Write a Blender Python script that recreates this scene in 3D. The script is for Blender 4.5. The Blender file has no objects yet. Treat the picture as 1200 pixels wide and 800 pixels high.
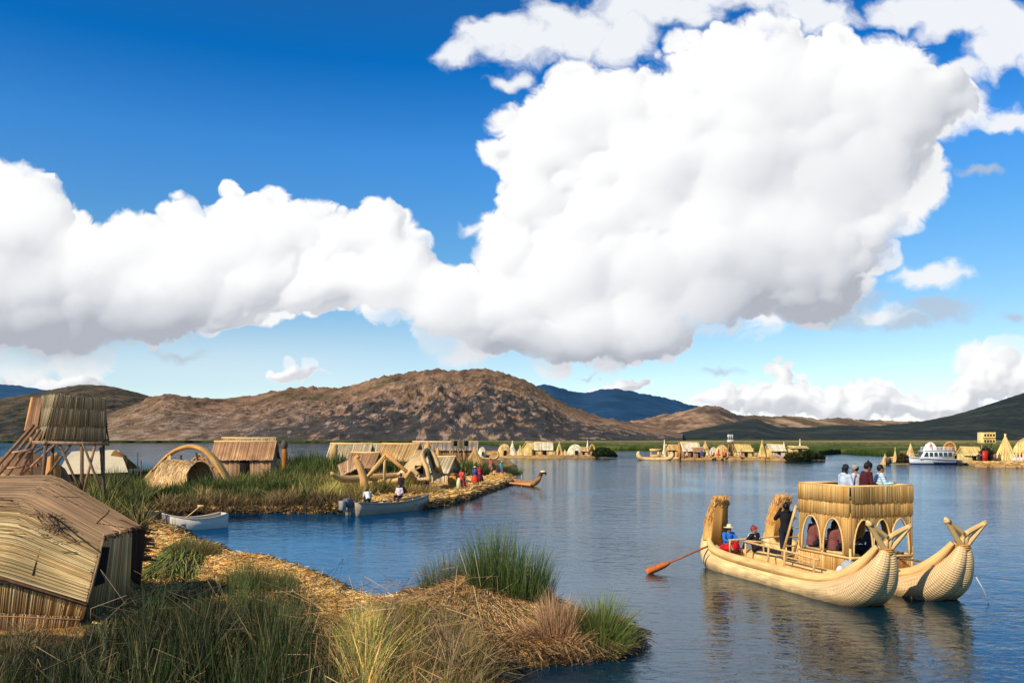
import bpy, math, random
import numpy as np
from mathutils import Vector, Matrix
random.seed(7); RNG = np.random.default_rng(7)
C = bpy.context.scene.collection
H = 4.4            # camera height above the lake
F = 1000.0         # focal length in photo pixels
def at(px, py, z=0.0):                       # photo pixel on the level z -> world point
    Y = F*(H-z)/(py-513.0); return np.array(((px-600)/F*Y, Y, z))
def dep(px, py, Y):                          # photo pixel at depth Y -> world point
    return np.array(((px-600)/F*Y, Y, H-(py-513)/F*Y))

# ---------- noise ----------
_perm = np.random.default_rng(3).permutation(512)
_ang = np.random.default_rng(4).random(512)*2*np.pi
def perlin(x, y, seed=0):
    xi = np.floor(x).astype(np.int64); yi = np.floor(y).astype(np.int64)
    fx = x-xi; fy = y-yi
    def g(ix, iy, dx, dy):
        a = _ang[_perm[(_perm[(ix+seed*37) & 511]+iy) & 511]]
        return np.cos(a)*dx+np.sin(a)*dy
    u = fx*fx*fx*(fx*(fx*6-15)+10); v = fy*fy*fy*(fy*(fy*6-15)+10)
    a = g(xi, yi, fx, fy); b = g(xi+1, yi, fx-1, fy); c = g(xi, yi+1, fx, fy-1); d = g(xi+1, yi+1, fx-1, fy-1)
    return ((a*(1-u)+b*u)*(1-v)+(c*(1-u)+d*u)*v)*1.5
def fbm(x, y, o=5, seed=0, gain=.5, kind=0):
    s = 0; amp = 1; t = 0
    for i in range(o):
        n = perlin(x, y, seed+i)
        if kind == 1: n = np.abs(n)*2-.5
        if kind == 2: n = .5-np.abs(n)*2
        s = s+n*amp; t += amp; amp *= gain; x = x*2.03+11.3; y = y*2.03+5.7
    return s/t
def sstep(a, b, x):
    t = np.clip((x-a)/(b-a), 0, 1); return t*t*(3-2*t)

# ---------- mesh builder ----------
class MB:
    def __init__(s): s.V = []; s.F = []; s.C = []; s.U = []; s.n = 0
    def add(s, V, Fs, col=(1, 1, 1), uv=None, a=None):
        V = np.asarray(V, float).reshape(-1, 3); m = len(V)
        col = np.asarray(col, float)
        if col.ndim == 1: col = np.tile(col[:3], (m, 1))
        al = np.zeros((m, 1)) if a is None else np.broadcast_to(np.asarray(a, float).reshape(-1, 1), (m, 1))
        s.C.append(np.hstack([col[:, :3], al]))
        s.U.append(np.zeros((m, 3)) if uv is None else np.asarray(uv, float))
        s.V.append(V)
        for f in (Fs if isinstance(Fs, (list, tuple)) else [Fs]):
            f = np.asarray(f, np.int64)
            if f.size: s.F.append(f+s.n)
        s.n += m; return s
    def box(s, c, size, R=None, col=(1, 1, 1)):
        x, y, z = [k/2 for k in size]
        V = np.array([(-x,-y,-z),(x,-y,-z),(x,y,-z),(-x,y,-z),(-x,-y,z),(x,-y,z),(x,y,z),(-x,y,z)], float)
        if R is not None: V = V @ np.array(R).T
        return s.add(V+np.array(c), [[(0,3,2,1),(4,5,6,7),(0,1,5,4),(1,2,6,5),(2,3,7,6),(3,0,4,7)]], col)
    def beam(s, a, b, w, h=None, col=(1, 1, 1), up=(0, 0, 1)):
        a = np.array(a, float); b = np.array(b, float); d = b-a; L = np.linalg.norm(d); d /= L
        u = np.cross(np.array(up, float), d)
        if np.linalg.norm(u) < 1e-3: u = np.cross((1, 0, 0), d)
        u /= np.linalg.norm(u); v = np.cross(d, u)
        return s.box((a+b)/2, (L, w, h or w), np.stack([d, u, v], 1), col)
    def tube(s, P, r, n=8, cap=True, col=(1, 1, 1), sx=1.0, a=None, flat=None, jit=0):
        P = np.asarray(P, float); m = len(P); r = np.broadcast_to(np.asarray(r, float), (m,))
        T = np.gradient(P, axis=0); T /= np.linalg.norm(T, axis=1)[:, None]+1e-9
        u = np.cross(T[0], (0, 0, 1)) if flat is None else np.array(flat, float)-T[0]*np.dot(flat, T[0])
        if np.linalg.norm(u) < 1e-2: u = np.cross(T[0], (0, 1, 0))
        u /= np.linalg.norm(u); V = []; UV = []; L = 0
        th = np.linspace(0, 2*np.pi, n+1)
        for i in range(m):
            if flat is not None: u = np.array(flat, float)
            u = u-T[i]*np.dot(u, T[i]); u /= np.linalg.norm(u); w = np.cross(T[i], u)
            if i: L += np.linalg.norm(P[i]-P[i-1])
            ring = P[i]+r[i]*(np.cos(th)[:, None]*u*sx+np.sin(th)[:, None]*w)
            V.append(ring); UV.append(np.stack([th/(2*np.pi)*r.max()*6.28, np.full(n+1, L), th*0], 1))
        V = np.concatenate(V); UV = np.concatenate(UV); k = n+1
        i, j = np.meshgrid(np.arange(m-1), np.arange(n), indexing='ij'); q = (i*k+j).ravel()
        Fs = [np.stack([q, q+1, q+1+k, q+k], 1)]
        if cap: Fs += [np.array([list(range(n-1, -1, -1))]), np.array([[(m-1)*k+x for x in range(n)]])]
        cc = np.asarray(col, float)
        if cc.ndim == 2: cc = np.repeat(cc, k, 0)
        aa = None if a is None else np.repeat(np.broadcast_to(a, (m,)), k)
        return s.add(V, Fs, cc, UV, aa)
    def ell(s, c, r, n=12, m=8, col=(1, 1, 1), R=None):
        th = np.linspace(0, 2*np.pi, n, endpoint=False); ph = np.linspace(0, np.pi, m+1)[1:-1]
        V = [(0, 0, 1)]+[(math.sin(p)*math.cos(t), math.sin(p)*math.sin(t), math.cos(p)) for p in ph for t in th]+[(0, 0, -1)]
        V = np.array(V)*np.array(r)
        if R is not None: V = V @ np.array(R).T
        q = [(1+i*n+j, 1+(i+1)*n+j, 1+(i+1)*n+(j+1) % n, 1+i*n+(j+1) % n) for i in range(m-2) for j in range(n)]
        t1 = [(0, 1+j, 1+(j+1) % n) for j in range(n)]; b = 1+(m-2)*n; e = len(V)-1
        t2 = [(e, b+(j+1) % n, b+j) for j in range(n)]
        return s.add(V+np.array(c), [np.array(q), np.array(t1+t2)], col)
    def lathe(s, prof, c=(0, 0, 0), n=24, col=(1, 1, 1), sx=1, sy=1):
        th = np.linspace(0, 2*np.pi, n, endpoint=False); m = len(prof)
        V = np.array([(r*math.cos(t)*sx, r*math.sin(t)*sy, z) for r, z in prof for t in th])+np.array(c)
        q = [(i*n+j, i*n+(j+1) % n, (i+1)*n+(j+1) % n, (i+1)*n+j) for i in range(m-1) for j in range(n)]
        return s.add(V, [np.array(q)], col)
    def grid(s, V, col=(1, 1, 1), uv=None, a=None, flip=False):   # V: (m, n, 3)
        m, n = V.shape[:2]; i, j = np.meshgrid(np.arange(m-1), np.arange(n-1), indexing='ij'); q = (i*n+j).ravel()
        f = np.stack([q, q+1, q+1+n, q+n], 1)
        if flip: f = f[:, ::-1]
        c = np.asarray(col, float)
        if c.ndim == 3: c = c.reshape(-1, 3)
        return s.add(V.reshape(-1, 3), [f], c, None if uv is None else uv.reshape(-1, 3), None if a is None else np.asarray(a).ravel())
    def strands(s, A, B, r, col, n=3, taper=.8, ph=None):      # many thin straws from A to B, all at once
        A = np.asarray(A, float); B = np.asarray(B, float); N = len(A)
        r = np.broadcast_to(np.asarray(r, float), (N,))[:, None]
        d = B-A; d /= np.linalg.norm(d, axis=1)[:, None]+1e-9
        ref = np.where(np.abs(d[:, 2:3]) > .9, np.array([[1., 0, 0]]), np.array([[0, 0, 1.]]))
        u = np.cross(d, ref); u /= np.linalg.norm(u, axis=1)[:, None]+1e-9; w = np.cross(d, u)
        ph = RNG.random((N, 1))*6.28 if ph is None else ph; rings = []
        for P, k in ((A, 1.0), (B, taper)):
            for i in range(n):
                t = ph+i*2*np.pi/n; rings.append(P+k*r*(np.cos(t)*u+np.sin(t)*w))
        V = np.stack(rings, 1).reshape(-1, 3); b = (np.arange(N)*2*n)[:, None]
        Fs = [b+np.array([[i, (i+1) % n, n+(i+1) % n, n+i]]) for i in range(n)]+[b+np.arange(2*n-1, n-1, -1)[None, :][:, ::-1]]
        col = np.asarray(col, float)
        if col.ndim == 1: col = np.tile(col, (N, 1))
        return s.add(V, Fs, np.repeat(col, 2*n, 0))
    def rods(s, P, r, col, n=5):            # long bent straws: P (N, K, 3) axis points, one continuous rod each
        P = np.asarray(P, float); N, K = P.shape[:2]; d = P[:, -1]-P[:, 0]; d /= np.linalg.norm(d, axis=1)[:, None]
        u = np.cross(d, np.array([[0, 0, 1.]])); u /= np.linalg.norm(u, axis=1)[:, None]; w = np.cross(d, u); r = np.broadcast_to(np.asarray(r, float), (N,))[:, None, None]
        rings = [P+r*(math.cos(t)*u+math.sin(t)*w)[:, None, :] for t in np.linspace(0, 2*np.pi, n, endpoint=False)]
        V = np.stack(rings, 2).reshape(-1, 3); q = np.array([[k*n+i, k*n+(i+1) % n, (k+1)*n+(i+1) % n, (k+1)*n+i] for k in range(K-1) for i in range(n)]); b = (np.arange(N)*K*n)[:, None, None]
        return s.add(V, [(b+q[None]).reshape(-1, 4)], np.repeat(np.asarray(col, float).reshape(-1, 3), n, 0))
    def blades(s, P, h, w, lean, col, tipcol=None, bend=.5, seg=2):  # rushes: P base, lean (N,2) tip offset
        P = np.asarray(P, float); N = len(P); h = np.broadcast_to(h, (N,)); w = np.broadcast_to(w, (N,))
        an = RNG.random(N)*np.pi; sd = np.stack([np.cos(an), np.sin(an)*.6, an*0], 1)*w[:, None]*.5
        col = np.broadcast_to(np.asarray(col, float), (N, 3)); tipcol = col if tipcol is None else np.broadcast_to(np.asarray(tipcol, float), (N, 3))
        vs = []; cs = []
        for k in range(seg+1):
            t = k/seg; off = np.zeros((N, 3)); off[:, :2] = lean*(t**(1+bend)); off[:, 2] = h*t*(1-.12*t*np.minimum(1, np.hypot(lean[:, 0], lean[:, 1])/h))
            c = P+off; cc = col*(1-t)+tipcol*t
            if k < seg: vs += [c-sd*(1-.5*t), c+sd*(1-.5*t)]; cs += [cc, cc]
            else: vs.append(c); cs.append(cc)
        m = len(vs); V = np.stack(vs, 1).reshape(-1, 3); cs = np.stack(cs, 1).reshape(-1, 3); b = (np.arange(N)*m)[:, None]
        Fs = [b+np.array([[2*k, 2*k+1, 2*k+3, 2*k+2]]) for k in range(seg-1)]+[b+np.array([[2*seg-2, 2*seg-1, 2*seg]])]
        return s.add(V, Fs, cs)
    def build(s, name, mat, parent=None, smooth=False, loc=None):
        V = np.concatenate(s.V); me = bpy.data.meshes.new(name)
        ls = []; lt = []
        for f in s.F: ls.append(f.ravel()); lt.append(np.full(len(f), f.shape[1]))
        ls = np.concatenate(ls); lt = np.concatenate(lt)
        me.vertices.add(len(V)); me.vertices.foreach_set('co', V.ravel().astype(np.float32))
        me.loops.add(len(ls)); me.loops.foreach_set('vertex_index', ls.astype(np.int32))
        me.polygons.add(len(lt)); me.polygons.foreach_set('loop_start', (np.cumsum(lt)-lt).astype(np.int32))
        me.update(calc_edges=True)
        if smooth: me.polygons.foreach_set('use_smooth', np.ones(len(lt), bool))
        ca = me.color_attributes.new('Col', 'FLOAT_COLOR', 'POINT'); ca.data.foreach_set('color', np.concatenate(s.C).ravel().astype(np.float32))
        U = np.concatenate(s.U)
        if np.abs(U).max() > 0:
            at_ = me.attributes.new('suv', 'FLOAT_VECTOR', 'POINT'); at_.data.foreach_set('vector', U.ravel().astype(np.float32))
        if mat: me.materials.append(mat)
        o = bpy.data.objects.new(name, me); C.objects.link(o)
        if parent: o.parent = parent
        if loc is not None: o.location = loc
        return o

def tag(o, label=None, cat=None, group=None, kind=None):
    if label: o['label'] = label
    if cat: o['category'] = cat
    if group: o['group'] = group
    if kind: o['kind'] = kind
    return o
def thing(name, label, cat, loc=(0, 0, 0), rz=0, group=None):
    o = bpy.data.objects.new(name, None); C.objects.link(o); o.empty_display_size = .3
    o.location = tuple(float(k) for k in loc); o.rotation_euler = (0, 0, rz)
    return tag(o, label, cat, group)
def struct(mb, name, mat, smooth=False, kind='structure'):
    return tag(mb.build(name, mat, smooth=smooth), kind=kind)

# ---------- materials ----------
def newmat(name):
    m = bpy.data.materials.new(name); m.use_nodes = True; nt = m.node_tree; nt.nodes.clear(); return m, nt
def N(nt, t, **kw):
    n = nt.nodes.new(t)
    for k, v in kw.items():
        if k.startswith('i_'): n.inputs[k[2:].replace('_', ' ')].default_value = v
        else: setattr(n, k, v)
    return n
def mat(name, base=(1, 1, 1), rough=.8, use_col=True, nscale=(3, 3, 3), var=.35, bump=.0, bscale=None, uvs=False, bands=False, emit=0, metal=0, spec=.25, detail=4, sat=1.0, transl=0, wet_or_shade=False):
    m, nt = newmat(name); L = nt.links.new
    out = N(nt, 'ShaderNodeOutputMaterial'); b = N(nt, 'ShaderNodeBsdfPrincipled'); L(b.outputs[0], out.inputs[0])
    b.inputs['Roughness'].default_value = rough; b.inputs['Metallic'].default_value = metal; b.inputs['Specular IOR Level'].default_value = spec
    if uvs: src = N(nt, 'ShaderNodeAttribute', attribute_name='suv').outputs['Vector']
    else: src = N(nt, 'ShaderNodeTexCoord').outputs['Object']
    mp = N(nt, 'ShaderNodeMapping'); mp.inputs['Scale'].default_value = nscale; L(src, mp.inputs[0])
    no = N(nt, 'ShaderNodeTexNoise'); no.inputs['Scale'].default_value = 1; no.inputs['Detail'].default_value = detail; L(mp.outputs[0], no.inputs['Vector'])
    mr = N(nt, 'ShaderNodeMapRange'); mr.inputs[1].default_value = .25; mr.inputs[2].default_value = .75; mr.inputs[3].default_value = 1-var; mr.inputs[4].default_value = 1+var*.7; L(no.outputs[0], mr.inputs[0])
    n2 = N(nt, 'ShaderNodeTexNoise'); n2.inputs['Scale'].default_value = .9; n2.inputs['Detail'].default_value = 5; L(src, n2.inputs['Vector'])
    mr2 = N(nt, 'ShaderNodeMapRange'); mr2.inputs[1].default_value = .3; mr2.inputs[2].default_value = .7; mr2.inputs[3].default_value = 1-var*.5; mr2.inputs[4].default_value = 1+var*.3; L(n2.outputs[0], mr2.inputs[0])
    mu = N(nt, 'ShaderNodeMath', operation='MULTIPLY'); L(mr.outputs[0], mu.inputs[0]); L(mr2.outputs[0], mu.inputs[1])
    vm = N(nt, 'ShaderNodeVectorMath', operation='SCALE'); L(mu.outputs[0], vm.inputs['Scale'])
    if use_col:
        ca = N(nt, 'ShaderNodeAttribute', attribute_name='Col')
        vb = N(nt, 'ShaderNodeVectorMath', operation='MULTIPLY'); L(ca.outputs['Color'], vb.inputs[0]); vb.inputs[1].default_value = base; L(vb.outputs[0], vm.inputs[0])
    else: vm.inputs[0].default_value = base
    L(vm.outputs[0], b.inputs['Base Color'])
    if wet_or_shade:                                # soaked, darker reed along the waterline
        tc2 = N(nt, 'ShaderNodeTexCoord'); s3 = N(nt, 'ShaderNodeSeparateXYZ'); L(tc2.outputs['Object'], s3.inputs[0]); nw = N(nt, 'ShaderNodeTexNoise'); nw.inputs['Scale'].default_value = 3; nw.inputs['Detail'].default_value = 4; L(tc2.outputs['Object'], nw.inputs['Vector'])
        aw = N(nt, 'ShaderNodeMath', operation='MULTIPLY_ADD'); L(nw.outputs[0], aw.inputs[0]); aw.inputs[1].default_value = -.30; L(s3.outputs[2], aw.inputs[2])
        rw = N(nt, 'ShaderNodeMapRange'); rw.inputs[1].default_value = -.12; rw.inputs[2].default_value = .12; rw.inputs[3].default_value = .38; rw.inputs[4].default_value = 1.0; L(aw.outputs[0], rw.inputs[0])
        vw = N(nt, 'ShaderNodeVectorMath', operation='SCALE'); L(vm.outputs[0], vw.inputs[0]); L(rw.outputs[0], vw.inputs['Scale']); L(vw.outputs[0], b.inputs['Base Color'])
    hgt = no.outputs[0]
    if bands:
        sp = N(nt, 'ShaderNodeSeparateXYZ'); L(src, sp.inputs[0])
        m1 = N(nt, 'ShaderNodeMath', operation='MULTIPLY'); L(sp.outputs[1], m1.inputs[0]); m1.inputs[1].default_value = 2*math.pi/.055
        sn = N(nt, 'ShaderNodeMath', operation='SINE'); L(m1.outputs[0], sn.inputs[0])
        m2 = N(nt, 'ShaderNodeMath', operation='MULTIPLY'); L(sn.outputs[0], m2.inputs[0]); L(ca.outputs['Alpha'], m2.inputs[1])
        m3 = N(nt, 'ShaderNodeMath', operation='MULTIPLY_ADD'); L(m2.outputs[0], m3.inputs[0]); m3.inputs[1].default_value = .34; L(no.outputs[0], m3.inputs[2]); hgt = m3.outputs[0]
    if bump:
        bp = N(nt, 'ShaderNodeBump'); bp.inputs['Strength'].default_value = 1; bp.inputs['Distance'].default_value = bump; L(hgt, bp.inputs['Height']); L(bp.outputs[0], b.inputs['Normal'])
    if emit:
        L(vm.outputs[0], b.inputs['Emission Color']); b.inputs['Emission Strength'].default_value = emit
    if transl:
        tr = N(nt, 'ShaderNodeBsdfTranslucent'); L(vm.outputs[0], tr.inputs[0]); mx = N(nt, 'ShaderNodeMixShader'); mx.inputs[0].default_value = transl
        L(b.outputs[0], mx.inputs[1]); L(tr.outputs[0], mx.inputs[2]); L(mx.outputs[0], out.inputs[0])
    return m
M = {}
M['straw'] = mat('straw', (.72, .50, .24), .75, nscale=(4, 4, 1), var=.3)
M['thatch'] = mat('thatch', (.60, .44, .24), .85, nscale=(5, 5, 5), var=.35)
M['hull'] = mat('hull_reed', (.90, .62, .29), .6, uvs=True, nscale=(26, 1.2, 1), var=.42, bump=.02, bands=True, wet_or_shade=True)
M['roll'] = mat('roll_reed', (.88, .57, .23), .6, uvs=True, nscale=(34, 1.5, 1), var=.4, bump=.008)
M['rollfar'] = mat('roll_reed_far', (.80, .50, .20), .7, uvs=True, nscale=(16, .9, 1), var=.55, bump=.05)
M['coil'] = mat('coil_reed', (.74, .38, .10), .75, uvs=True, nscale=(60, 3, 1), var=.45, bump=.015)
M['blade'] = mat('rush_blade', (1, 1, 1), .55, nscale=(.6, .6, .6), var=.3, transl=.25)
M['litter'] = mat('straw_litter', (1, 1, 1), .8, nscale=(.8, .8, .8), var=.3)
M['wood'] = mat('weathered_wood', (.22, .15, .10), .85, nscale=(9, 9, 2), var=.45, bump=.005)
M['pole'] = mat('pole_wood', (.70, .46, .20), .7, nscale=(9, 9, 2), var=.3, bump=.004)
M['dark'] = mat('opening_shade', (.012, .010, .008), .95, var=.2)  # near-black panels stand in for the unlit inside of openings
M['rope'] = mat('rope', (.10, .07, .045), .9, nscale=(30, 30, 30), var=.4)
M['paint'] = mat('boat_paint', (1, 1, 1), .45, nscale=(2, 2, 6), var=.12)
M['cloth'] = mat('cloth', (1, 1, 1), .9, nscale=(14, 14, 14), var=.22, bump=.006)
M['skin'] = mat('skin', (.34, .17, .10), .55, nscale=(8, 8, 8), var=.12, use_col=False)
M['hair'] = mat('hair', (.012, .009, .008), .5, nscale=(60, 60, 12), var=.3, use_col=False, bump=.004)
M['glass'] = mat('window_glass', (.03, .05, .07), .08, use_col=False, var=.1, spec=.8)
M['metal'] = mat('metal', (.35, .35, .36), .35, metal=.6, var=.15)
# ================= camera, light, sky =================
sc = bpy.context.scene
cam = bpy.data.cameras.new('camera'); co = bpy.data.objects.new('camera', cam); C.objects.link(co); sc.camera = co
co.location = (0, 0, H); co.rotation_euler = (math.radians(90), 0, 0)
cam.sensor_width = 36; cam.lens = 30; cam.shift_y = 113/1200; cam.clip_start = .1; cam.clip_end = 40000
EL = math.radians(37); SA = math.radians(226)            # sun elevation, compass direction (clockwise from +Y)
S = Vector((math.sin(SA)*math.cos(EL), math.cos(SA)*math.cos(EL), math.sin(EL)))
sl = bpy.data.lights.new('sun', 'SUN'); sl.energy = 5.0; sl.angle = math.radians(.5); sl.color = (1, .89, .69)
so = bpy.data.objects.new('sun', sl); C.objects.link(so); so.rotation_euler = S.to_track_quat('Z', 'Y').to_euler()
w = bpy.data.worlds.new('World'); sc.world = w; w.use_nodes = True; nt = w.node_tree; bg = nt.nodes['Background']
sky = nt.nodes.new('ShaderNodeTexSky'); sky.sky_type = 'NISHITA'; sky.sun_disc = False; sky.sun_elevation = EL; sky.sun_rotation = SA
sky.altitude = 3800; sky.air_density = 1.0; sky.dust_density = .3; sky.ozone_density = 2.0
hs = nt.nodes.new('ShaderNodeHueSaturation'); hs.inputs['Saturation'].default_value = 1.0; hs.inputs['Value'].default_value = 1.0
gm = nt.nodes.new('ShaderNodeGamma'); gm.inputs[1].default_value = 1.0
nt.links.new(sky.outputs[0], gm.inputs[0]); nt.links.new(gm.outputs[0], hs.inputs['Color'])
# daylight grade by elevation only: deeper blue overhead, pale at the horizon
tc = nt.nodes.new('ShaderNodeTexCoord'); sx = nt.nodes.new('ShaderNodeSeparateXYZ'); nt.links.new(tc.outputs['Generated'], sx.inputs[0])
rp = nt.nodes.new('ShaderNodeValToRGB'); nt.links.new(sx.outputs[2], rp.inputs[0])
cr = rp.color_ramp; cr.elements[0].position = 0.0; cr.elements[0].color = (1.2, 1.11, .89, 1)
cr.elements[1].position = .66; cr.elements[1].color = (.42, .74, .92, 1)
for p_, c_ in ((.11, (1.15, 1.24, 1.08)), (.22, (.70, 1.28, 1.40)), (.315, (.42, 1.25, 1.75)), (.40, (.03, .90, 1.58))):
    e = cr.elements.new(p_); e.color = (*[q*.89 for q in c_], 1)
mx = nt.nodes.new('ShaderNodeMixRGB'); mx.blend_type = 'MULTIPLY'; mx.inputs[0].default_value = 1
nt.links.new(hs.outputs[0], mx.inputs[1]); nt.links.new(rp.outputs[0], mx.inputs[2]); nt.links.new(mx.outputs[0], bg.inputs[0])
bg.inputs[1].default_value = .135
sc.view_settings.view_transform = 'Standard'; sc.view_settings.look = 'None'; sc.view_settings.exposure = 0
sc.cycles.max_bounces = 6; sc.cycles.transparent_max_bounces = 16; sc.cycles.caustics_reflective = False; sc.cycles.caustics_refractive = False
sc.cycles.use_denoising = True; sc.cycles.sample_clamp_indirect = 4

# ================= clouds: a curved bank of cumulus standing 9 km off =================
def clouds():
    xs = np.concatenate([np.linspace(-900, -40, 140, endpoint=False), np.linspace(-40, 1240, 1220), np.linspace(1246, 2100, 140)])
    ys = np.concatenate([np.linspace(-1400, -20, 200, endpoint=False), np.linspace(-20, 508, 520)])
    X, Y = np.meshgrid(xs, ys)
    wx = fbm(X/120, Y/120, 4, 31)*34+fbm(X/28, Y/28, 4, 5)*13; wy = fbm(X/120+9, Y/120, 4, 32)*30+fbm(X/28+9, Y/28, 4, 15)*12
    x = X+wx; y = Y+wy
    solid = [(700,185,120,95),(780,150,100,80),(870,120,110,85),(960,110,120,80),(1040,115,90,60),(1110,118,50,38),(820,240,230,130),(680,290,130,110),(640,235,62,60),
        (930,250,130,100),(990,200,80,90),(1020,160,80,70),(620,330,90,65),(560,345,75,45),(640,380,140,48),(740,385,95,42),(540,375,60,34),(900,335,130,55),(960,340,70,45),(700,330,150,80),
        (20,250,50,52),(40,300,80,70),(0,350,100,62),(110,330,90,58),(170,310,70,48),(230,295,62,56),(290,272,60,46),(330,300,80,48),(400,285,60,46),(445,268,45,40),(450,310,70,45),(380,335,110,36),(240,345,110,45),(150,365,90,36),(60,385,100,24),(480,335,70,40),(485,292,22,22),
        (-120,300,130,90),(-300,330,140,70),(-560,280,180,110),(1400,240,140,80),(1650,300,200,100),(1420,400,120,40),
        (80,445,58,13),(30,449,40,9),(356,445,40,10),(335,450,30,6),(728,449,34,9),
        (850,470,40,12),(915,458,14,16),(900,474,45,13),(965,466,36,13),(1010,466,34,15),(1060,474,60,14),(1110,476,50,18),(1150,449,30,24),(1185,444,34,24),(1230,450,60,32),(990,480,120,14),(1350,460,100,30)]
    def field(L, ex=1.0):
        B = np.full_like(x, -1.5)
        for cx, cy, rx, ry in L:
            d = 1-np.sqrt(((x-cx)/rx)**2+((y-cy)/ry)**2)
            k = np.clip(d, -3, 1)*min(rx, ry)**.35
            B = np.maximum(B, k)+.12*np.clip(np.minimum(B, k), 0, None)
        return B
    B = field(solid)
    bil = fbm(x/58, y/50, 5, 41, .52, 2)
    bil2 = fbm(x/20, y/18, 4, 61, .55, 2)
    bil0 = fbm(x/105, y/90, 3, 51, .5, 2)
    low = sstep(420, 450, Y)
    D = B+(bil0*.5+bil*.55+bil2*.18)*(1-low)+low*fbm(x/22, y/16, 4, 71, .5, 2)*.45
    # billows: hundreds of rounded heads of three sizes laid over the mass of the cloud
    rg = np.random.default_rng(12); base = np.clip(D, 0, 1.6)**.55*95; Hf = base*1.0-6; Dp = np.full_like(D, -1.0)
    def heads(n, r0, r1, zone, k, up):
        cx = rg.uniform(zone[0], zone[1], n); cy = rg.uniform(zone[2], zone[3], n); r = rg.uniform(r0, r1, n)
        ix = np.searchsorted(xs, cx).clip(0, len(xs)-1); iy = np.searchsorted(ys, cy).clip(0, len(ys)-1)
        for i in range(n):
            d0 = D[iy[i], ix[i]]
            if d0 < (.5 if r0 > 30 else .22 if r0 > 15 else .12) or Y[iy[i], 0] > 505: continue
            q = r[i]*1.25; a0, a1 = np.searchsorted(xs, [cx[i]-q, cx[i]+q]); b0, b1 = np.searchsorted(ys, [cy[i]-q, cy[i]+q])
            if a1-a0 < 3 or b1-b0 < 3: continue
            xx = x[b0:b1, a0:a1]*.45+X[b0:b1, a0:a1]*.55-cx[i]; yy = y[b0:b1, a0:a1]*.45+Y[b0:b1, a0:a1]*.55-cy[i]; d2 = (xx*xx+yy*yy*1.25)/r[i]**2
            h = np.sqrt(np.clip(1-d2, 0, 1))*r[i]*k; z0 = base[iy[i], ix[i]]-r[i]*up; s_ = Hf[b0:b1, a0:a1]; m_ = d2 < 1
            v = z0+h; w_ = 5.0; sm = np.maximum(s_, v)+w_*np.exp(-np.abs(s_-v)/w_*1.2)*.35; Hf[b0:b1, a0:a1] = np.where(m_, sm, s_)
            Dp[b0:b1, a0:a1] = np.maximum(Dp[b0:b1, a0:a1], (1-d2)*min(1, d0*2.5))
    heads(260, 34, 62, (-200, 1400, -20, 420), .8, .35); heads(900, 16, 32, (-200, 1300, -20, 425), .8, .25); heads(1700, 7, 15, (-60, 1260, -20, 428), .7, .1)
    heads(900, 4, 11, (-20, 1240, 425, 500), .9, .1)
    alpha = sstep(.02, .42, np.maximum(D*.9, Dp*.9+bil2*.22)); soft = sstep(.1, .5, fbm(X/90, Y/80, 3, 121)+.25*sstep(260, 420, Y))*(1-low)
    alpha = alpha*(1-soft*.55)+sstep(.0, 1.0, D)*soft*.55
    def blur(A, k):
        ker = np.ones(2*k+1)/(2*k+1); P = np.pad(A, ((k, k), (k, k)), mode='edge')
        c = np.cumsum(np.pad(P, ((1, 0), (0, 0))), 0); P = (c[2*k+1:]-c[:-2*k-1])/(2*k+1); c = np.cumsum(np.pad(P, ((0, 0), (1, 0))), 1); return (c[:, 2*k+1:]-c[:, :-2*k-1])/(2*k+1)
    Hb = blur(blur(Hf, 2), 2); Hl = blur(blur(Hf, 9), 9)
    wisp = [(545,62,40,20),(585,45,50,30),(620,50,50,30),(680,35,70,32),(640,20,40,20),(740,45,60,35),(780,8,100,30),(880,2,100,22),(960,14,70,20),(1080,5,60,26),(1140,20,70,36),(1180,50,50,45),(1230,60,50,50),
        (1130,130,55,34),(1190,140,40,20),(545,262,16,10),(565,250,14,8),(600,95,26,12),(1040,370,30,14),(1095,322,44,17),(1135,90,30,16),(314,357,44,17),(886,384,24,20)]
    grey = [(1100,365,62,22),(1065,380,30,14),(970,372,90,26),(1000,350,60,30),(1195,376,26,16),(848,441,30,8),(690,438,16,5),(50,405,60,14),(200,408,46,10),(1150,205,30,10)]
    Wf = field(wisp, 3)*.45+.22+fbm(x/75, y/42, 6, 81, .6)*1.0; wa = sstep(.0, 1.0, Wf)*.95
    Gf = field(grey, 3)*.6+fbm(x/45, y/22, 6, 91, .6)*.7; ga = sstep(.0, 1.3, Gf)*.75
    hi = sstep(-30, -500, Y); Up = fbm(X/260, Y/200, 6, 22, .55); ua = sstep(-.05, .4, Up)*hi*.0      # scattered cloud higher up
    haze = sstep(395, 500, Y)*.30*(1+fbm(X/200, Y/20, 3, 77)*.9)
    haze2 = np.exp(-((Y-425)/38)**2)*np.exp(-((X-250)/260)**2)*.35
    # light: relief of the heads towards the sun (up and to the viewer's left) and soft grey bases
    dx = np.gradient(X, axis=1); dy = np.gradient(Y, axis=0)
    def lam(Hh, k):
        gy, gx = np.gradient(Hh); gx = gx/dx*k; gy = gy/dy*k; n = np.sqrt(gx*gx+gy*gy+1); return (gx*.50+gy*.52+.69)/n       # sun high, to the viewer's left
    l1 = lam(Hb, .8); l2 = lam(Hl, 1.1); occ = np.clip((Hl-Hb)/14, -1, 1)
    shade = np.full_like(X, 1.0)
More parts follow.
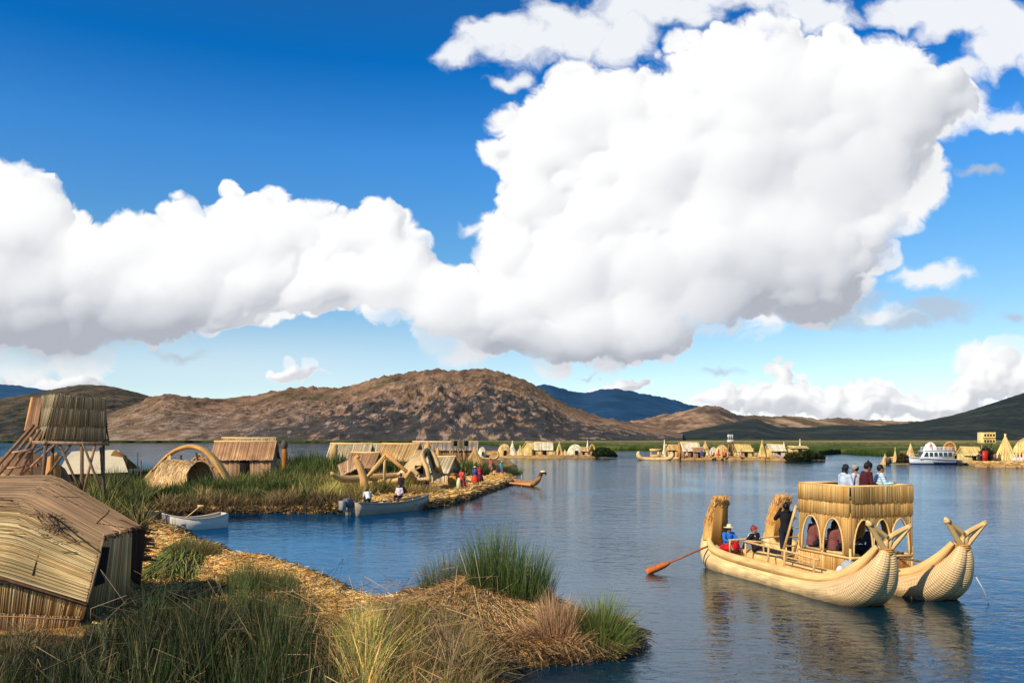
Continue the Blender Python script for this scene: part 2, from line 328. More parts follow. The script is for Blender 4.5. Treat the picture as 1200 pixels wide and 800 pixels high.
    for cx, cy, rx, ry, s in [(700,420,190,24,.22),(850,335,170,42,.13),(960,345,100,50,.15),(930,385,120,30,.15),(1000,180,120,60,.13),(870,215,120,30,.08),(600,395,80,20,.14),(60,397,120,26,.24),(180,388,90,26,.17),(20,300,45,28,.16),(120,355,80,25,.13),(-100,380,160,40,.3),(280,350,80,16,.10),(420,345,80,14,.08),
        (980,484,150,8,.06),(1180,474,60,10,.06),(50,452,60,6,.15),(1110,120,40,30,.12),(700,40,90,20,.06)]:
        q = ((x*.6+X*.4-cx)/rx)**2+((y*.6+Y*.4-cy)/ry)**2; shade -= s*1.15*np.exp(-q*.8)
    rim = sstep(.1, .5, D)
    shade = shade-.02+rim*(.135*(np.clip(l1, -.2, .9)-.62)+.17*(np.clip(l2, -.2, .9)-.64))-.035*np.clip(occ, 0, 1)
    shade = np.clip(shade, .5, 1.04)
    warm = np.stack([shade*1.0, shade*1.0, shade*(1.0)], -1)
    tint = np.stack([shade**1.18, shade**1.10, shade**.92], -1)
    colr = tint*1.02
    # layers over one another
    col = np.ones(X.shape+(3,))*.92; al = np.zeros_like(X)
    def over(c, a):
        nonlocal col, al
        o = a+al*(1-a); col = (c*a[..., None]+col*(al*(1-a))[..., None])/np.maximum(o, 1e-4)[..., None]; al = o
    over(np.array([.80,.88,.95]), np.clip(haze+haze2, 0, .6)); over(np.array([.93,.95,.97]), ua)
    over(np.array([.92,.94,.97])*(1+0*shade[..., None]), wa)
    over(np.array([.50,.56,.64]), ga); over(colr, alpha)
    sh = perlin(X/40, Y/34, 99)
    R = 9000.0; th = np.arctan((X-600)/F); V = np.stack([R*np.sin(th), R*np.cos(th), H+(513-Y)/F*R*np.cos(th)], -1)
    mb = MB(); mb.grid(V, np.clip(col, 0, 1.1)**1.0, a=al)
    m, nt = newmat('cloud_bank'); L = nt.links.new
    out = N(nt, 'ShaderNodeOutputMaterial'); ca = N(nt, 'ShaderNodeAttribute', attribute_name='Col'); em = N(nt, 'ShaderNodeEmission'); tr = N(nt, 'ShaderNodeBsdfTransparent'); ms = N(nt, 'ShaderNodeMixShader')
    L(ca.outputs['Color'], em.inputs[0]); em.inputs[1].default_value = 1.0; L(ca.outputs['Alpha'], ms.inputs[0]); L(tr.outputs[0], ms.inputs[1]); L(em.outputs[0], ms.inputs[2]); L(ms.outputs[0], out.inputs[0])
    m.cycles.emission_sampling = 'NONE'
    return struct(mb, 'sky', m, smooth=True)
clouds()

# ================= lake =================
def lake():
    m, nt = newmat('lake_water'); L = nt.links.new
    out = N(nt, 'ShaderNodeOutputMaterial'); df = N(nt, 'ShaderNodeBsdfDiffuse'); gl = N(nt, 'ShaderNodeBsdfGlossy'); mx = N(nt, 'ShaderNodeMixShader'); fr = N(nt, 'ShaderNodeFresnel')
    gl.inputs[0].default_value = (.84, .91, 1.0, 1); gl.inputs['Roughness'].default_value = .06; fr.inputs[0].default_value = 1.33
    pw = N(nt, 'ShaderNodeMath', operation='MULTIPLY_ADD'); L(fr.outputs[0], pw.inputs[0]); pw.inputs[1].default_value = .78; pw.inputs[2].default_value = .09; L(pw.outputs[0], mx.inputs[0])
    L(df.outputs[0], mx.inputs[1]); L(gl.outputs[0], mx.inputs[2]); L(mx.outputs[0], out.inputs[0])
    g = N(nt, 'ShaderNodeNewGeometry')
    # sky-reflection blue painted into channel body and gloss colours, darker in the bay
    sx_ = N(nt, 'ShaderNodeSeparateXYZ'); L(g.outputs['Position'], sx_.inputs[0]); dn = N(nt, 'ShaderNodeTexNoise'); dn.inputs['Scale'].default_value = .12; L(g.outputs['Position'], dn.inputs['Vector'])
    ad = N(nt, 'ShaderNodeMath', operation='MULTIPLY_ADD'); L(dn.outputs[0], ad.inputs[0]); ad.inputs[1].default_value = 8; L(sx_.outputs[0], ad.inputs[2])
    rr = N(nt, 'ShaderNodeMapRange'); rr.inputs[1].default_value = -3; rr.inputs[2].default_value = 7; ym = N(nt, 'ShaderNodeMath', operation='SUBTRACT'); L(sx_.outputs[1], ym.inputs[0]); ym.inputs[1].default_value = 44; y2 = N(nt, 'ShaderNodeMath', operation='MAXIMUM'); L(ym.outputs[0], y2.inputs[0]); y2.inputs[1].default_value = 0; y3 = N(nt, 'ShaderNodeMath', operation='MULTIPLY_ADD'); L(y2.outputs[0], y3.inputs[0]); y3.inputs[1].default_value = .6; L(ad.outputs[0], y3.inputs[2]); L(y3.outputs[0], rr.inputs[0])
    cm = N(nt, 'ShaderNodeMixRGB'); cm.inputs[1].default_value = (.0, .052, .145, 1); cm.inputs[2].default_value = (.001, .020, .034, 1); L(rr.outputs[0], cm.inputs[0]); L(cm.outputs[0], df.inputs[0])
    cg = N(nt, 'ShaderNodeMixRGB'); cg.inputs[1].default_value = (.36, .68, 1.0, 1); cg.inputs[2].default_value = (.74, .85, 1.0, 1); L(rr.outputs[0], cg.inputs[0]); L(cg.outputs[0], gl.inputs[0])
    def wave(scale, sc3, det, dist, rough=.5):
        mp = N(nt, 'ShaderNodeMapping'); mp.inputs['Scale'].default_value = sc3; mp.inputs['Rotation'].default_value = (0, 0, .35); L(g.outputs['Position'], mp.inputs[0])
        no = N(nt, 'ShaderNodeTexNoise'); no.inputs['Scale'].default_value = scale; no.inputs['Detail'].default_value = det; no.inputs['Distortion'].default_value = dist; no.inputs['Roughness'].default_value = rough; L(mp.outputs[0], no.inputs['Vector']); return no.outputs[0]
    # calm and rippled patches
    patch = wave(.035, (1, 1, 1), 3, 1.2); pr = N(nt, 'ShaderNodeMapRange'); pr.inputs[1].default_value = .38; pr.inputs[2].default_value = .62; pr.inputs[3].default_value = .35; pr.inputs[4].default_value = 1.15; L(patch, pr.inputs[0])
    w1 = wave(.55, (1, 1.5, 1), 2, .6); w2 = wave(2.6, (1, 1.5, 1), 3, .8, .55)
    b1 = N(nt, 'ShaderNodeBump'); b1.inputs['Distance'].default_value = .055; L(w1, b1.inputs['Height']); L(pr.outputs[0], b1.inputs['Strength'])
    b2 = N(nt, 'ShaderNodeBump'); b2.inputs['Distance'].default_value = .027; L(w2, b2.inputs['Height']); L(pr.outputs[0], b2.inputs['Strength']); L(b1.outputs[0], b2.inputs['Normal'])
    for q in (gl, df, fr): L(b2.outputs[0], q.inputs['Normal'])
    mb = MB(); R = 14000
    mb.add([(-R, -2000, 0), (R, -2000, 0), (R, R, 0), (-R, R, 0)], [[(0, 1, 2, 3)]])
    struct(mb, 'water', m)
    mb = MB(); mb.add([(-R, -2000, -3), (R, -2000, -3), (R, R, -3), (-R, R, -3)], [[(0, 1, 2, 3)]]); struct(mb, 'lake_bed', mat('lake_mud', (.05, .045, .03), .9, use_col=False))
lake()

# ================= far shore and hills =================
def hill(name, ridge, Yf, Yr, base_z, colfn, rough=.1, seed=0, n=620, rows=90, px0=None, px1=None, shp=.85, jag=1.0):
    ridge = np.array(ridge, float); xs = np.linspace(px0 or ridge[0, 0], px1 or ridge[-1, 0], n)
    k = np.concatenate([np.linspace(0, 1, rows), np.array([1.06, 1.2, 1.5])])
    rz = np.interp(xs, ridge[:, 0], ridge[:, 1]); Kk, XX = np.meshgrid(k, xs, indexing='ij')
    sm = np.convolve(np.pad(rz, 9, mode='edge'), np.ones(19)/19, 'valid'); rz = sm*.6+rz*.4
    rj = fbm(xs/14, xs*0+seed, 5, seed, .6)*3.2*jag/F*Yr
    Yd = Yf+(Yr-Yf)*Kk; Xw = (XX-600)/F*(Yf*.35+Yr*.65)*(.35*Yf/(.35*Yf+.65*Yr)+ (1-.35*Yf/(.35*Yf+.65*Yr)))
    Xw = (XX-600)/F*Yd
    zr = H-(rz-513)/F*Yr
    zr = np.maximum(zr, 1)
    prof = np.where(Kk <= 1, np.clip(Kk, 0, 1)**shp, 1-(Kk-1)*.9)
    Z = zr[None, :]*prof-rj[None, :]*np.exp(-((Kk-1)/.05)**2)
    gul = fbm(Xw/(Yr*.05), Yd/(Yr*.16), 6, seed+7, .55, 2); spur = fbm(Xw/(Yr*.13), Yd/(Yr*.3), 3, seed+17, .5)
    env = np.clip(np.sin(np.pi*np.clip(Kk, 0, 1))**.7, 0, 1)
    Z = Z+(gul*rough+spur*rough*1.2)*zr[None, :]*env
    Z = np.maximum(Z, .3) if base_z is None else Z+base_z
    Z[Kk > 1.3] = -20
    col = colfn(XX, Kk, Xw, Yd, gul); mb = MB(); mb.grid(np.stack([Xw, Yd, Z], -1), col, flip=False)
    return mb
def lerp(a, b, t): return np.array(a)*(1-t[..., None])+np.array(b)*t[..., None]
hm = mat('hill_ground', (1.08, 1.02, 1.0), .95, emit=.10, nscale=(.05, .05, .09), var=.5, bump=6, detail=8, spec=.05)  # slight glow added to stand in for airlight over the hills
hm2 = mat('far_mountain', (1, 1, 1), 1, nscale=(.004, .004, .006), var=.25, spec=0, emit=.10)  # faint glow on top of the painted blue imitates distance haze
def brown(XX, K, Xw, Yd, gul):
    yy = K*150+Xw*.04
    n = fbm(Xw/60, yy/26, 6, 3, .62); n2 = fbm(Xw/11, yy/5.5, 5, 13, .66); n3 = fbm(Xw/200, yy/70, 4, 23); n4 = fbm(Xw/26, yy/15, 5, 73, .62)
    c = lerp((.155, .10, .058), (.30, .185, .11), sstep(-.35, .4, n)); g_ = sstep(-.05, .35, n3+.4*n4)*.75
    c = c*(1-g_[..., None])+np.array((.105, .095, .05))*g_[..., None]
    dk = sstep(.05, .35, fbm(Xw/35, yy/22, 5, 93, .6)+gul*.25)*.55; c = c*(1-dk[..., None])+np.array((.06, .045, .04))*dk[..., None]
    band = sstep(.95, .25, K)
    rock = sstep(.02, .22, n2+.35*band-.25+.5*n4)*(.35+.65*band); rock = rock*.72; c = c*(1-rock[..., None]*.8)+np.array((.44, .32, .25))*rock[..., None]*.8
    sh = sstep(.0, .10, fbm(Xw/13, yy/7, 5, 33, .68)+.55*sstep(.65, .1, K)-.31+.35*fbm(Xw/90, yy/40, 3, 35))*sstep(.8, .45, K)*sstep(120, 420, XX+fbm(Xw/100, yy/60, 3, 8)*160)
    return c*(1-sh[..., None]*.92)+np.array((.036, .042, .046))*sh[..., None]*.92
def greenhill(XX, K, Xw, Yd, gul):
    yy = K*170; n = fbm(Xw/70, yy/40, 6, 4, .62); c = lerp((.050, .052, .034), (.14, .10, .065), sstep(-.4, .5, n+.3*gul))
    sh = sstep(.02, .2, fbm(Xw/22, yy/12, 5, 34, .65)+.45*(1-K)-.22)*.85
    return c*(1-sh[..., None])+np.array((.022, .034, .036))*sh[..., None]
def flat(c, v=.15, s=300):
    def f(XX, K, Xw, Yd, gul):
        n = fbm(Xw/s, Yd/s, 5, 6, .6); return np.array(c)*(1+v*n[..., None]*2)
    return f
def rocky(XX, K, Xw, Yd, gul):
    yy = K*150; n = fbm(Xw/60, yy/18, 6, 5, .62); c = lerp((.13, .085, .06), (.42, .28, .17), sstep(-.3, .4, n+gul*.4))
    sh = sstep(.0, .2, fbm(Xw/160, yy/50, 4, 44)+.15)*.8*sstep(790, 880, XX); return c*(1-sh[..., None])+np.array((.035, .045, .05))*sh[..., None]  # dark shadow patches painted into the slope colour on the right
def tan(XX, K, Xw, Yd, gul):
    n = fbm(Xw/130, K*1.6, 6, 15, .6); return lerp((.12, .09, .06), (.40, .28, .17), sstep(-.15, .25, n+gul*.5))
def shadedhill(XX, K, Xw, Yd, gul):  # cloud shadow over these hills put into a dark green base colour
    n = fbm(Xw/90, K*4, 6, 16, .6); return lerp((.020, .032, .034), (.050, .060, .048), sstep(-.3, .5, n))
struct(hill('h', [(-500,440),(-200,438),(0,449),(60,457),(140,470),(300,480)], 5200, 7500, 0, flat((.03,.085,.17)), .02, 2, 200, 30), 'mountain', hm2, True)  # haze blue put into the base colour
struct(hill('h', [(520,474),(600,462),(630,451),(645,450),(665,457),(682,461),(705,456),(722,455),(740,458),(770,464),(800,471),(830,480),(900,492)], 5000, 8000, 0, flat((.022,.062,.13)), .02, 5, 300, 30), 'mountain', hm2, True)  # same painted haze, a darker blue
struct(hill('h', [(840,494),(880,486),(905,488),(930,487),(960,491),(985,489),(1010,492),(1060,493),(1085,494),(1110,500),(1200,505)], 3300, 4800, 0, tan, .12, 6, 400, 60), 'hill', hm, True)
struct(hill('h', [(700,505),(735,494),(760,489),(790,484),(815,478),(830,474),(842,476),(870,488),(890,494),(930,500),(960,508)], 2200, 3000, 0, rocky, .12, 8, 500, 70, jag=1.3), 'hill', hm, True)
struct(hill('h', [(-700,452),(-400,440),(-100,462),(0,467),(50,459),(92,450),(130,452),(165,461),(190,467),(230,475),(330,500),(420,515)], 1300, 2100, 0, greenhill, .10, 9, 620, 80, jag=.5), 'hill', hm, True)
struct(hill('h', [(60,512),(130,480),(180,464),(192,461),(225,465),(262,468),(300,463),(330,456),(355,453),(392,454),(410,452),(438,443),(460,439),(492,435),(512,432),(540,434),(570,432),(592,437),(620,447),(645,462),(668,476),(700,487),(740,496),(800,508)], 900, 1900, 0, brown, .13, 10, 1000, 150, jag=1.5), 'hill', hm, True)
struct(hill('h', [(760,512),(850,503),(900,500),(945,501),(985,497),(1010,500),(1050,497),(1085,493),(1130,483),(1160,473),(1200,460),(1260,440),(1350,425),(1600,400),(1900,420)], 1500, 2600, 0, shadedhill, .07, 11, 520, 60, jag=.4), 'hill', hm, True)
struct(hill('h', [(790,508),(830,500),(868,493),(885,490),(905,498),(940,505),(1010,512)], 1450, 2300, 0, shadedhill, .05, 12, 300, 40, jag=.3), 'hill', hm, True)

def marsh():
    # reed beds on the far side of the bay: a low shelf of rushes
    def shelf(name, pts, ztop, seed, colA, colB, yfar, n=700, rows=90):
        pts = np.array(pts, float); xs = np.linspace(pts[0, 0], pts[-1, 0], n); py = np.interp(xs, pts[:, 0], pts[:, 1])
        Yn = F*H/(py-513)*(1+fbm(xs/25, xs*0, 3, seed)*.02)
        k = np.concatenate([[0, 0], np.linspace(0, 1, rows)**1.6]); K, XX = np.meshgrid(k, xs, indexing='ij')
        Yd = Yn[None, :]*(1-K)+yfar*K; Xw = (XX-600)/F*Yd
        Z = ztop*(1+fbm(Xw/2.5, Yd/3, 4, seed+3)*.35+fbm(Xw/30, Yd/40, 2, seed+4)*.3); Z[0] = -.2
        n_ = fbm(Xw/60, Yd/25, 4, seed+5, .6); n2 = fbm(Xw/5, Yd/9, 4, seed+6, .6)
        c = lerp(colA, colB, sstep(-.25, .35, n_+.8*(K-.35)))*(1+.55*n2[..., None]); c[0] = np.array(colA)*.4; c[1] *= .8
        mb = MB(); mb.grid(np.stack([Xw, Yd, Z], -1), np.clip(c, .005, 1)); return mb
    m = mat('reed_bed', (1, 1, 1), .9, nscale=(1.5, 1.5, .6), var=.5, bump=.3, spec=.05)
    struct(shelf('r', [(-600,519.5),(0,518.6),(240,518.4),(420,518.8),(560,519)], 1.7, 50, (.055,.075,.016), (.16,.15,.05), 1100, 500, 40), 'reed_bed', m, True, 'stuff')
    struct(shelf('r', [(545,519.5),(575,521),(620,527),(690,527.5),(745,527.5),(800,528),(930,529),(958,533),(985,531.5),(1040,534),(1120,538),(1200,541),(1500,546)], 1.25, 60, (.060,.095,.014), (.33,.27,.10), 1000), 'reed_bed', m, True, 'stuff')
    # pale level shore at the hill foot
    mb = MB(); n = 60; X, Y = np.meshgrid(np.linspace(-3000, 3000, n), np.linspace(880, 1500, 12), indexing='ij'); mb.grid(np.stack([X, Y, np.full_like(X, .7)], -1), (.16, .15, .07)); struct(mb, 'shore', m)
marsh()
# ================= floating reed island (foreground and middle distance) =================
SHORE = [(-600,1100),(470,1100),(560,900),(590,815),(600,783),(660,776),(720,772),(752,756),(735,742),(690,738),(640,712),(560,703),(490,700),(455,716),(425,712),(385,690),(345,672),(312,662),
         (280,660),(250,645),(228,640),(214,628),(196,620),(186,611),(196,606),(250,602),(320,601),(400,601),(455,600),(500,596),(545,586),(580,573),(603,566),(600,561),(585,556),(572,553),(596,550),(604,546),(598,542),(560,540),(480,543),(440,547),(330,552),(250,557),(170,567),(60,567),(-600,562)]
SP = np.array([at(x, y)[:2] for x, y in SHORE])
def sdist(X, Y):                                  # + inside the land
    sh = np.shape(X); x = np.ravel(X).astype(float); y = np.ravel(Y).astype(float); d = np.full(x.shape, 1e9); ins = np.zeros(x.shape, bool); n = len(SP)
    for i in range(n):
        ax, ay = SP[i]; bx, by = SP[(i+1) % n]; ex, ey = bx-ax, by-ay; t = np.clip(((x-ax)*ex+(y-ay)*ey)/(ex*ex+ey*ey+1e-9), 0, 1)
        d = np.minimum(d, np.hypot(x-ax-t*ex, y-ay-t*ey))
        c = ((ay > y) != (by > y)) & (x < (bx-ax)*(y-ay)/((by-ay) if abs(by-ay) > 1e-9 else 1e-9)+ax); ins ^= c
    return np.where(ins, d, -d).reshape(sh)
def ground(X, Y, sd=None):
    X = np.asarray(X, float); Y = np.asarray(Y, float)
    if sd is None: sd = sdist(X, Y)
    s2 = sd+fbm(X*.9, Y*.9, 3, 55)*.35*np.clip(Y/25, .7, 3)
    z = -.35+.75*sstep(-.35, .45, s2)+.06*sstep(.3, 2, sd)+fbm(X*.5, Y*.5, 3, 56)*.10*sstep(0, 1, sd)
    # the heap of dry rushes at the near point
    z = z+.62*np.exp(-(((X+.75)/1.15)**2+((Y-20.0)/1.5)**2))
    return z
pxs = np.linspace(-560, 800, 420); ys_ = 6.5*(165/6.5)**np.linspace(0, 1, 420)
PX, YY = np.meshgrid(pxs, ys_); XX_ = (PX-600)/F*YY; SD = sdist(XX_, YY); ZZ = ground(XX_, YY, SD)
n1 = fbm(XX_*1.1, YY*1.1, 5, 57, .6); n2 = fbm(XX_*.12, YY*.12, 3, 58)
gcol = lerp((.36, .18, .05), (.90, .50, .15), sstep(-.35, .3, n1)); edge_tone = sstep(.0, .25, SD)
gcol = gcol*(.35+.65*edge_tone[..., None])  # ground colour darker towards the water's edge
wet_or_shade = np.where(YY < 28, sstep(.15, .6, n1*.3+.55)*(PX < 430)*(YY < np.interp(PX, [-500, 105, 110, 250, 330, 400, 440], [16.8, 17, 18, 21.8, 21.2, 17.5, 15])), 0); mid_ = (YY > 45)*sstep(.3, 1.5, SD)*(~((PX > 395) & (YY < np.interp(PX, [395, 440, 500, 540, 600], [54, 60, 72, 84, 100]))))  # dark under the rushes: their shade painted into the ground colour
gcol = gcol*(1-.88*np.clip(wet_or_shade+mid_*.75, 0, 1)[..., None])
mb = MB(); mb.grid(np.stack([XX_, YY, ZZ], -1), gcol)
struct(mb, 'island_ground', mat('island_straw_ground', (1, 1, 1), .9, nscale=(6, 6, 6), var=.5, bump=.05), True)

def scatter(n, xr, yr, cond, seed=0):             # random points whose photo pixel lies in a window of the ground
    r = np.random.default_rng(seed); out = []
    px = r.uniform(xr[0], xr[1], n); py = r.uniform(yr[0], yr[1], n)
    Y = F*(H-.4)/(py-513); X = (px-600)/F*Y; sd = sdist(X, Y); k = cond(px, py, sd); return X[k], Y[k], sd[k], px[k], py[k]
# loose straw over the walked ground
def litter(name, n, xr, yr, cond, L, r, seed, cols, lift=.03):
    X, Y, sd, px, py = scatter(n, xr, yr, cond, seed); m = len(X); Z = ground(X, Y, sd)
    rg = np.random.default_rng(seed+1); an = rg.random(m)*np.pi*2; l = L*rg.uniform(.5, 1.2, m)*.5
    dx, dy = np.cos(an)*l, np.sin(an)*l; tl = rg.normal(0, .10, m)*l*2
    A = np.stack([X-dx, Y-dy, Z+lift*rg.random(m)+.01-tl], 1); B = np.stack([X+dx, Y+dy, Z+lift*rg.random(m)+.01+tl], 1)
    cols = np.array(cols); c = cols[rg.integers(0, len(cols), m)]*rg.uniform(.6, 1.25, (m, 1))
    mb = MB(); mb.strands(A, B, r*Y/25, c); o = mb.build(name, M['litter']); return tag(o, kind='stuff')
SC = [(1.0,.58,.15), (1.05,.70,.24), (.88,.46,.10), (.55,.28,.08), (1.1,.82,.40)]
litter('straw_litter', 26000, (120, 480), (598, 770), lambda px, py, sd: (sd > .05) & (py > 598), .55, .011, 101, SC)
litter('straw_litter', 9000, (470, 760), (690, 785), lambda px, py, sd: sd > -.05, .6, .010, 102, [(.50,.28,.10), (.60,.36,.15), (.34,.18,.08), (.25,.13,.07)], .08)
litter('straw_litter', 14000, (380, 610), (555, 604), lambda px, py, sd: sd > .05, 1.0, .012, 103, SC, .08)
# ragged cut edge of the reed raft
def edge(name, i0, i1, per_m, drop, L, r, seed, cols):
    A = []; B = []; rg = np.random.default_rng(seed)
    for i in range(i0, i1):
        p = SP[i]; q = SP[i+1]; d = q-p; l = np.hypot(*d); n = int(l*per_m)
        if n < 1: continue
        t = rg.random(n)[:, None]; P = p+d*t; nn = np.array((-d[1], d[0]))/l
        if sdist(P[:1]+nn*.2, P[:1, 1:2]*0+0)[0, 0] if False else False: pass
        o = P+nn*.3; s = np.sign(sdist(P[:, 0]+nn[0]*.25, P[:, 1]+nn[1]*.25).mean()); nn = -nn*s      # outward
        a = P-nn*rg.uniform(.1, .7, (n, 1)); z = ground(a[:, 0], a[:, 1])+rg.uniform(0, .06, n)
        b = P+nn*rg.uniform(-.1, .35, (n, 1))+d/l*rg.normal(0, .45, (n, 1))*L; zb = rg.uniform(-.05, .30, n)*drop
        A.append(np.column_stack([a, z])); B.append(np.column_stack([b, zb]))
    A = np.concatenate(A); B = np.concatenate(B); cols = np.array(cols); c = cols[rg.integers(0, len(cols), len(A))]*rg.uniform(.5, 1.2, (len(A), 1))
    mb = MB(); mb.strands(A, B, r*A[:, 1]/25, c); tag(mb.build(name, M['litter']), kind='stuff')
EC = [(.50,.28,.10), (.36,.20,.09), (.24,.14,.08), (.62,.42,.2), (.17,.10,.06)]
edge('straw_edging', 3, 24, 90, 1, .6, .011, 201, EC)
edge('reed_edging', 23, 28, 40, 1.0, .8, .014, 203, [(.20,.12,.05), (.12,.075,.035), (.30,.19,.09), (.06,.045,.02)])
edge('straw_edging', 28, 36, 40, 1.3, 1.0, .014, 202, EC)

# ---------- growing rushes ----------
def fade(px, X, Y, sd): return np.interp(sd, [0, 3, 8], [.7, 1.0, 1.0])*np.interp(px, [-100, 90, 140, 180, 260, 330, 420, 500], [1.0, 1.0, .95, .6, .62, .8, .75, .6])
def rushes(name, n, region, hgt, w, cols, tips, seed, leanamt=.12, yr=None, wind=(.05, 0), mask=None, density=None, m='blade', seg=2, kind='stuff', bend=.6, alt=None, at_=.05):
    rg = np.random.default_rng(seed); xr, yr = region                # region in metres on the ground
    Y = np.sqrt(rg.uniform(yr[0]**2, yr[1]**2, n)); X = rg.uniform(xr[0], xr[1], n)/F*Y-.6*Y if abs(xr[1]) > 60 else rg.uniform(xr[0], xr[1], n)
    sd = sdist(X, Y); px = X/Y*F+600; k = sd > -.1
    if mask is not None: k &= mask(px, X, Y, sd)
    X, Y, sd, px = X[k], Y[k], sd[k], px[k]; m_ = len(X); Z = ground(X, Y, sd)-.05
    cl = fbm(X*.8*25/np.clip(Y, 12, 60), Y*.8*25/np.clip(Y, 12, 60), 3, seed+2); hh = hgt*np.clip(.9+1.5*cl, .22, 1.7)*rg.uniform(.5, 1.15, m_)
    if density is fade: hh = hh*density(px, X, Y, sd)
    elif callable(density): hh = np.minimum(hh, density(px, X, Y, sd)*rg.uniform(.72, 1.0, m_)+(rg.random(m_) < .02)*.25)
    cols = np.array(cols); tips = np.array(tips); i = rg.integers(0, len(cols), m_)
    f = rg.uniform(.35, 1.5, (m_, 1))*(1+1.1*fbm(X*.5*25/np.clip(Y, 12, 60), Y*.5*25/np.clip(Y, 12, 60), 3, seed+5))[:, None].clip(.25, 2)
    bent = rg.random(m_) < .12
    lean = rg.normal(0, leanamt, (m_, 2))*hh[:, None]*np.where(bent, 2.6, 1)[:, None]+np.array(wind)*hh[:, None]
    cb = cols[i]; ct = tips[rg.integers(0, len(tips), m_)]
    if alt is not None:
        k2 = (fbm(X*.22, Y*.16, 4, seed+9, .6)+rg.normal(0, .08, m_)) > at_; a0, a1 = np.array(alt[0]), np.array(alt[1])
        cb = np.where(k2[:, None], a0[rg.integers(0, len(a0), m_)], cb); ct = np.where(k2[:, None], a1[rg.integers(0, len(a1), m_)], ct); hh = hh*np.where(k2, .75, 1)
    bri = np.clip(1+1.5*cl, .25, 1.7)[:, None]  # shadow between clumps painted in: low clumps get a darker colour
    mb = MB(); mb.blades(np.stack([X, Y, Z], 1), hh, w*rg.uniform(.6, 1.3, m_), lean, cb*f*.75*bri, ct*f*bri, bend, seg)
    return tag(mb.build(name, M[m]), kind=kind)
DG = [(.006,.013,.004), (.012,.022,.006), (.005,.009,.004), (.02,.022,.008)]; DGt = [(.03,.050,.010), (.018,.032,.007), (.06,.075,.018), (.17,.13,.05), (.010,.018,.005)]  # near-black blade feet paint in the shade among the stems
YG = [(.16,.10,.03), (.06,.07,.015), (.24,.14,.04), (.04,.05,.012)]; YGt = [(.68,.44,.12), (.28,.33,.06), (.75,.45,.14), (.16,.22,.04), (.40,.34,.10)]
DRY = [(.30,.18,.08), (.22,.12,.06), (.16,.10,.06)]; DRYt = [(.50,.34,.17), (.40,.26,.14), (.30,.20,.12)]
M['blade_dark'] = mat('rush_blade_dark', (1, 1, 1), .5, nscale=(.8, .8, .8), var=.35, transl=.12)
# dark standing rushes between the near hut and the viewer
topline = lambda px: np.interp(px, [-200, 0, 90, 110, 160, 220, 300, 340, 365, 400, 440], [765, 760, 748, 722, 708, 697, 684, 703, 738, 775, 810])
def dens(px, X, Y, sd):       # keep the tops under the line where the cut path begins
    zt = H-(topline(px)-513)/F*Y; g = ground(X, Y, sd); return np.clip(zt-g, .12, 2.2)
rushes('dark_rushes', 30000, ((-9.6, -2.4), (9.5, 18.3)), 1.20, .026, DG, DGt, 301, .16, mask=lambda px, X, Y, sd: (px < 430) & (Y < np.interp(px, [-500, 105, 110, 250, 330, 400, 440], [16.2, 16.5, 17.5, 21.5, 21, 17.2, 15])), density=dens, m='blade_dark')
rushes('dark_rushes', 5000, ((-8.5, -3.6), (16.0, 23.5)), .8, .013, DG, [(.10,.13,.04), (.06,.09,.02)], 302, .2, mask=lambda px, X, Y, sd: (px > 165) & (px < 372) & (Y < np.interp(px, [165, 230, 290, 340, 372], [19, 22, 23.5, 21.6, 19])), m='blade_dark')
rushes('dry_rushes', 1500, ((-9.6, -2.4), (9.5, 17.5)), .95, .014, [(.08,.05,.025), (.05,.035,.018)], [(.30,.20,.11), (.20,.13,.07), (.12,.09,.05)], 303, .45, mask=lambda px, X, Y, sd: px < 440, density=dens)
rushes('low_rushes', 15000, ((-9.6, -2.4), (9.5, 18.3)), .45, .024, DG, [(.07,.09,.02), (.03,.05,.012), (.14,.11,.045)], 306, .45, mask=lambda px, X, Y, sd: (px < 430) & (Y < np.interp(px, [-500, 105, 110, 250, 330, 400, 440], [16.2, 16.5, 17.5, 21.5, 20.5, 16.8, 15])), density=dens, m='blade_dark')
def stalks(name, n, region, L, r, cols, seed, mask):      # dead, broken stalks lying across the growing ones
    rg = np.random.default_rng(seed); (x0, x1), (y0, y1) = region; X = rg.uniform(x0, x1, n); Y = rg.uniform(y0, y1, n); sd = sdist(X, Y); k = (sd > 0) & mask(X/Y*F+600, X, Y, sd); X, Y, sd = X[k], Y[k], sd[k]; n = len(X); Z = ground(X, Y, sd)
    A = np.column_stack([X, Y, Z+rg.uniform(.1, .9, n)]); d = rg.normal(0, 1, (n, 3))*(1, .6, .55); d /= np.linalg.norm(d, axis=1)[:, None]; l = L*rg.uniform(.4, 1.1, (n, 1)); B = A+d*l; B[:, 2] = np.maximum(B[:, 2], Z); cols = np.array(cols); c = cols[rg.integers(0, len(cols), n)]*rg.uniform(.6, 1.2, (n, 1))
    E = B+(rg.normal(0, .25, (n, 3))+(0, 0, -.5))*l*.6; br = rg.random(n) < .5; mb = MB(); mb.strands(A, B, r, c, 3, .8); mb.strands(B[br], E[br], r*.8, c[br], 3, .5); tag(mb.build(name, M['litter']), kind='stuff')
dm = lambda px, X, Y, sd: (px < 430) & (Y < np.interp(px, [-500, 105, 110, 250, 330, 400, 440], [16.2, 16.5, 17.5, 21, 20.5, 17, 15]))
stalks('broken_stalks', 520, ((-9.6, -2.4), (9.5, 20)), .9, .006, [(.26,.18,.10), (.18,.12,.06), (.40,.30,.18), (.10,.08,.04), (.08,.10,.03)], 311, lambda px, X, Y, sd: dm(px, X, Y, sd) & ((px > 120) | (Y < 14)))
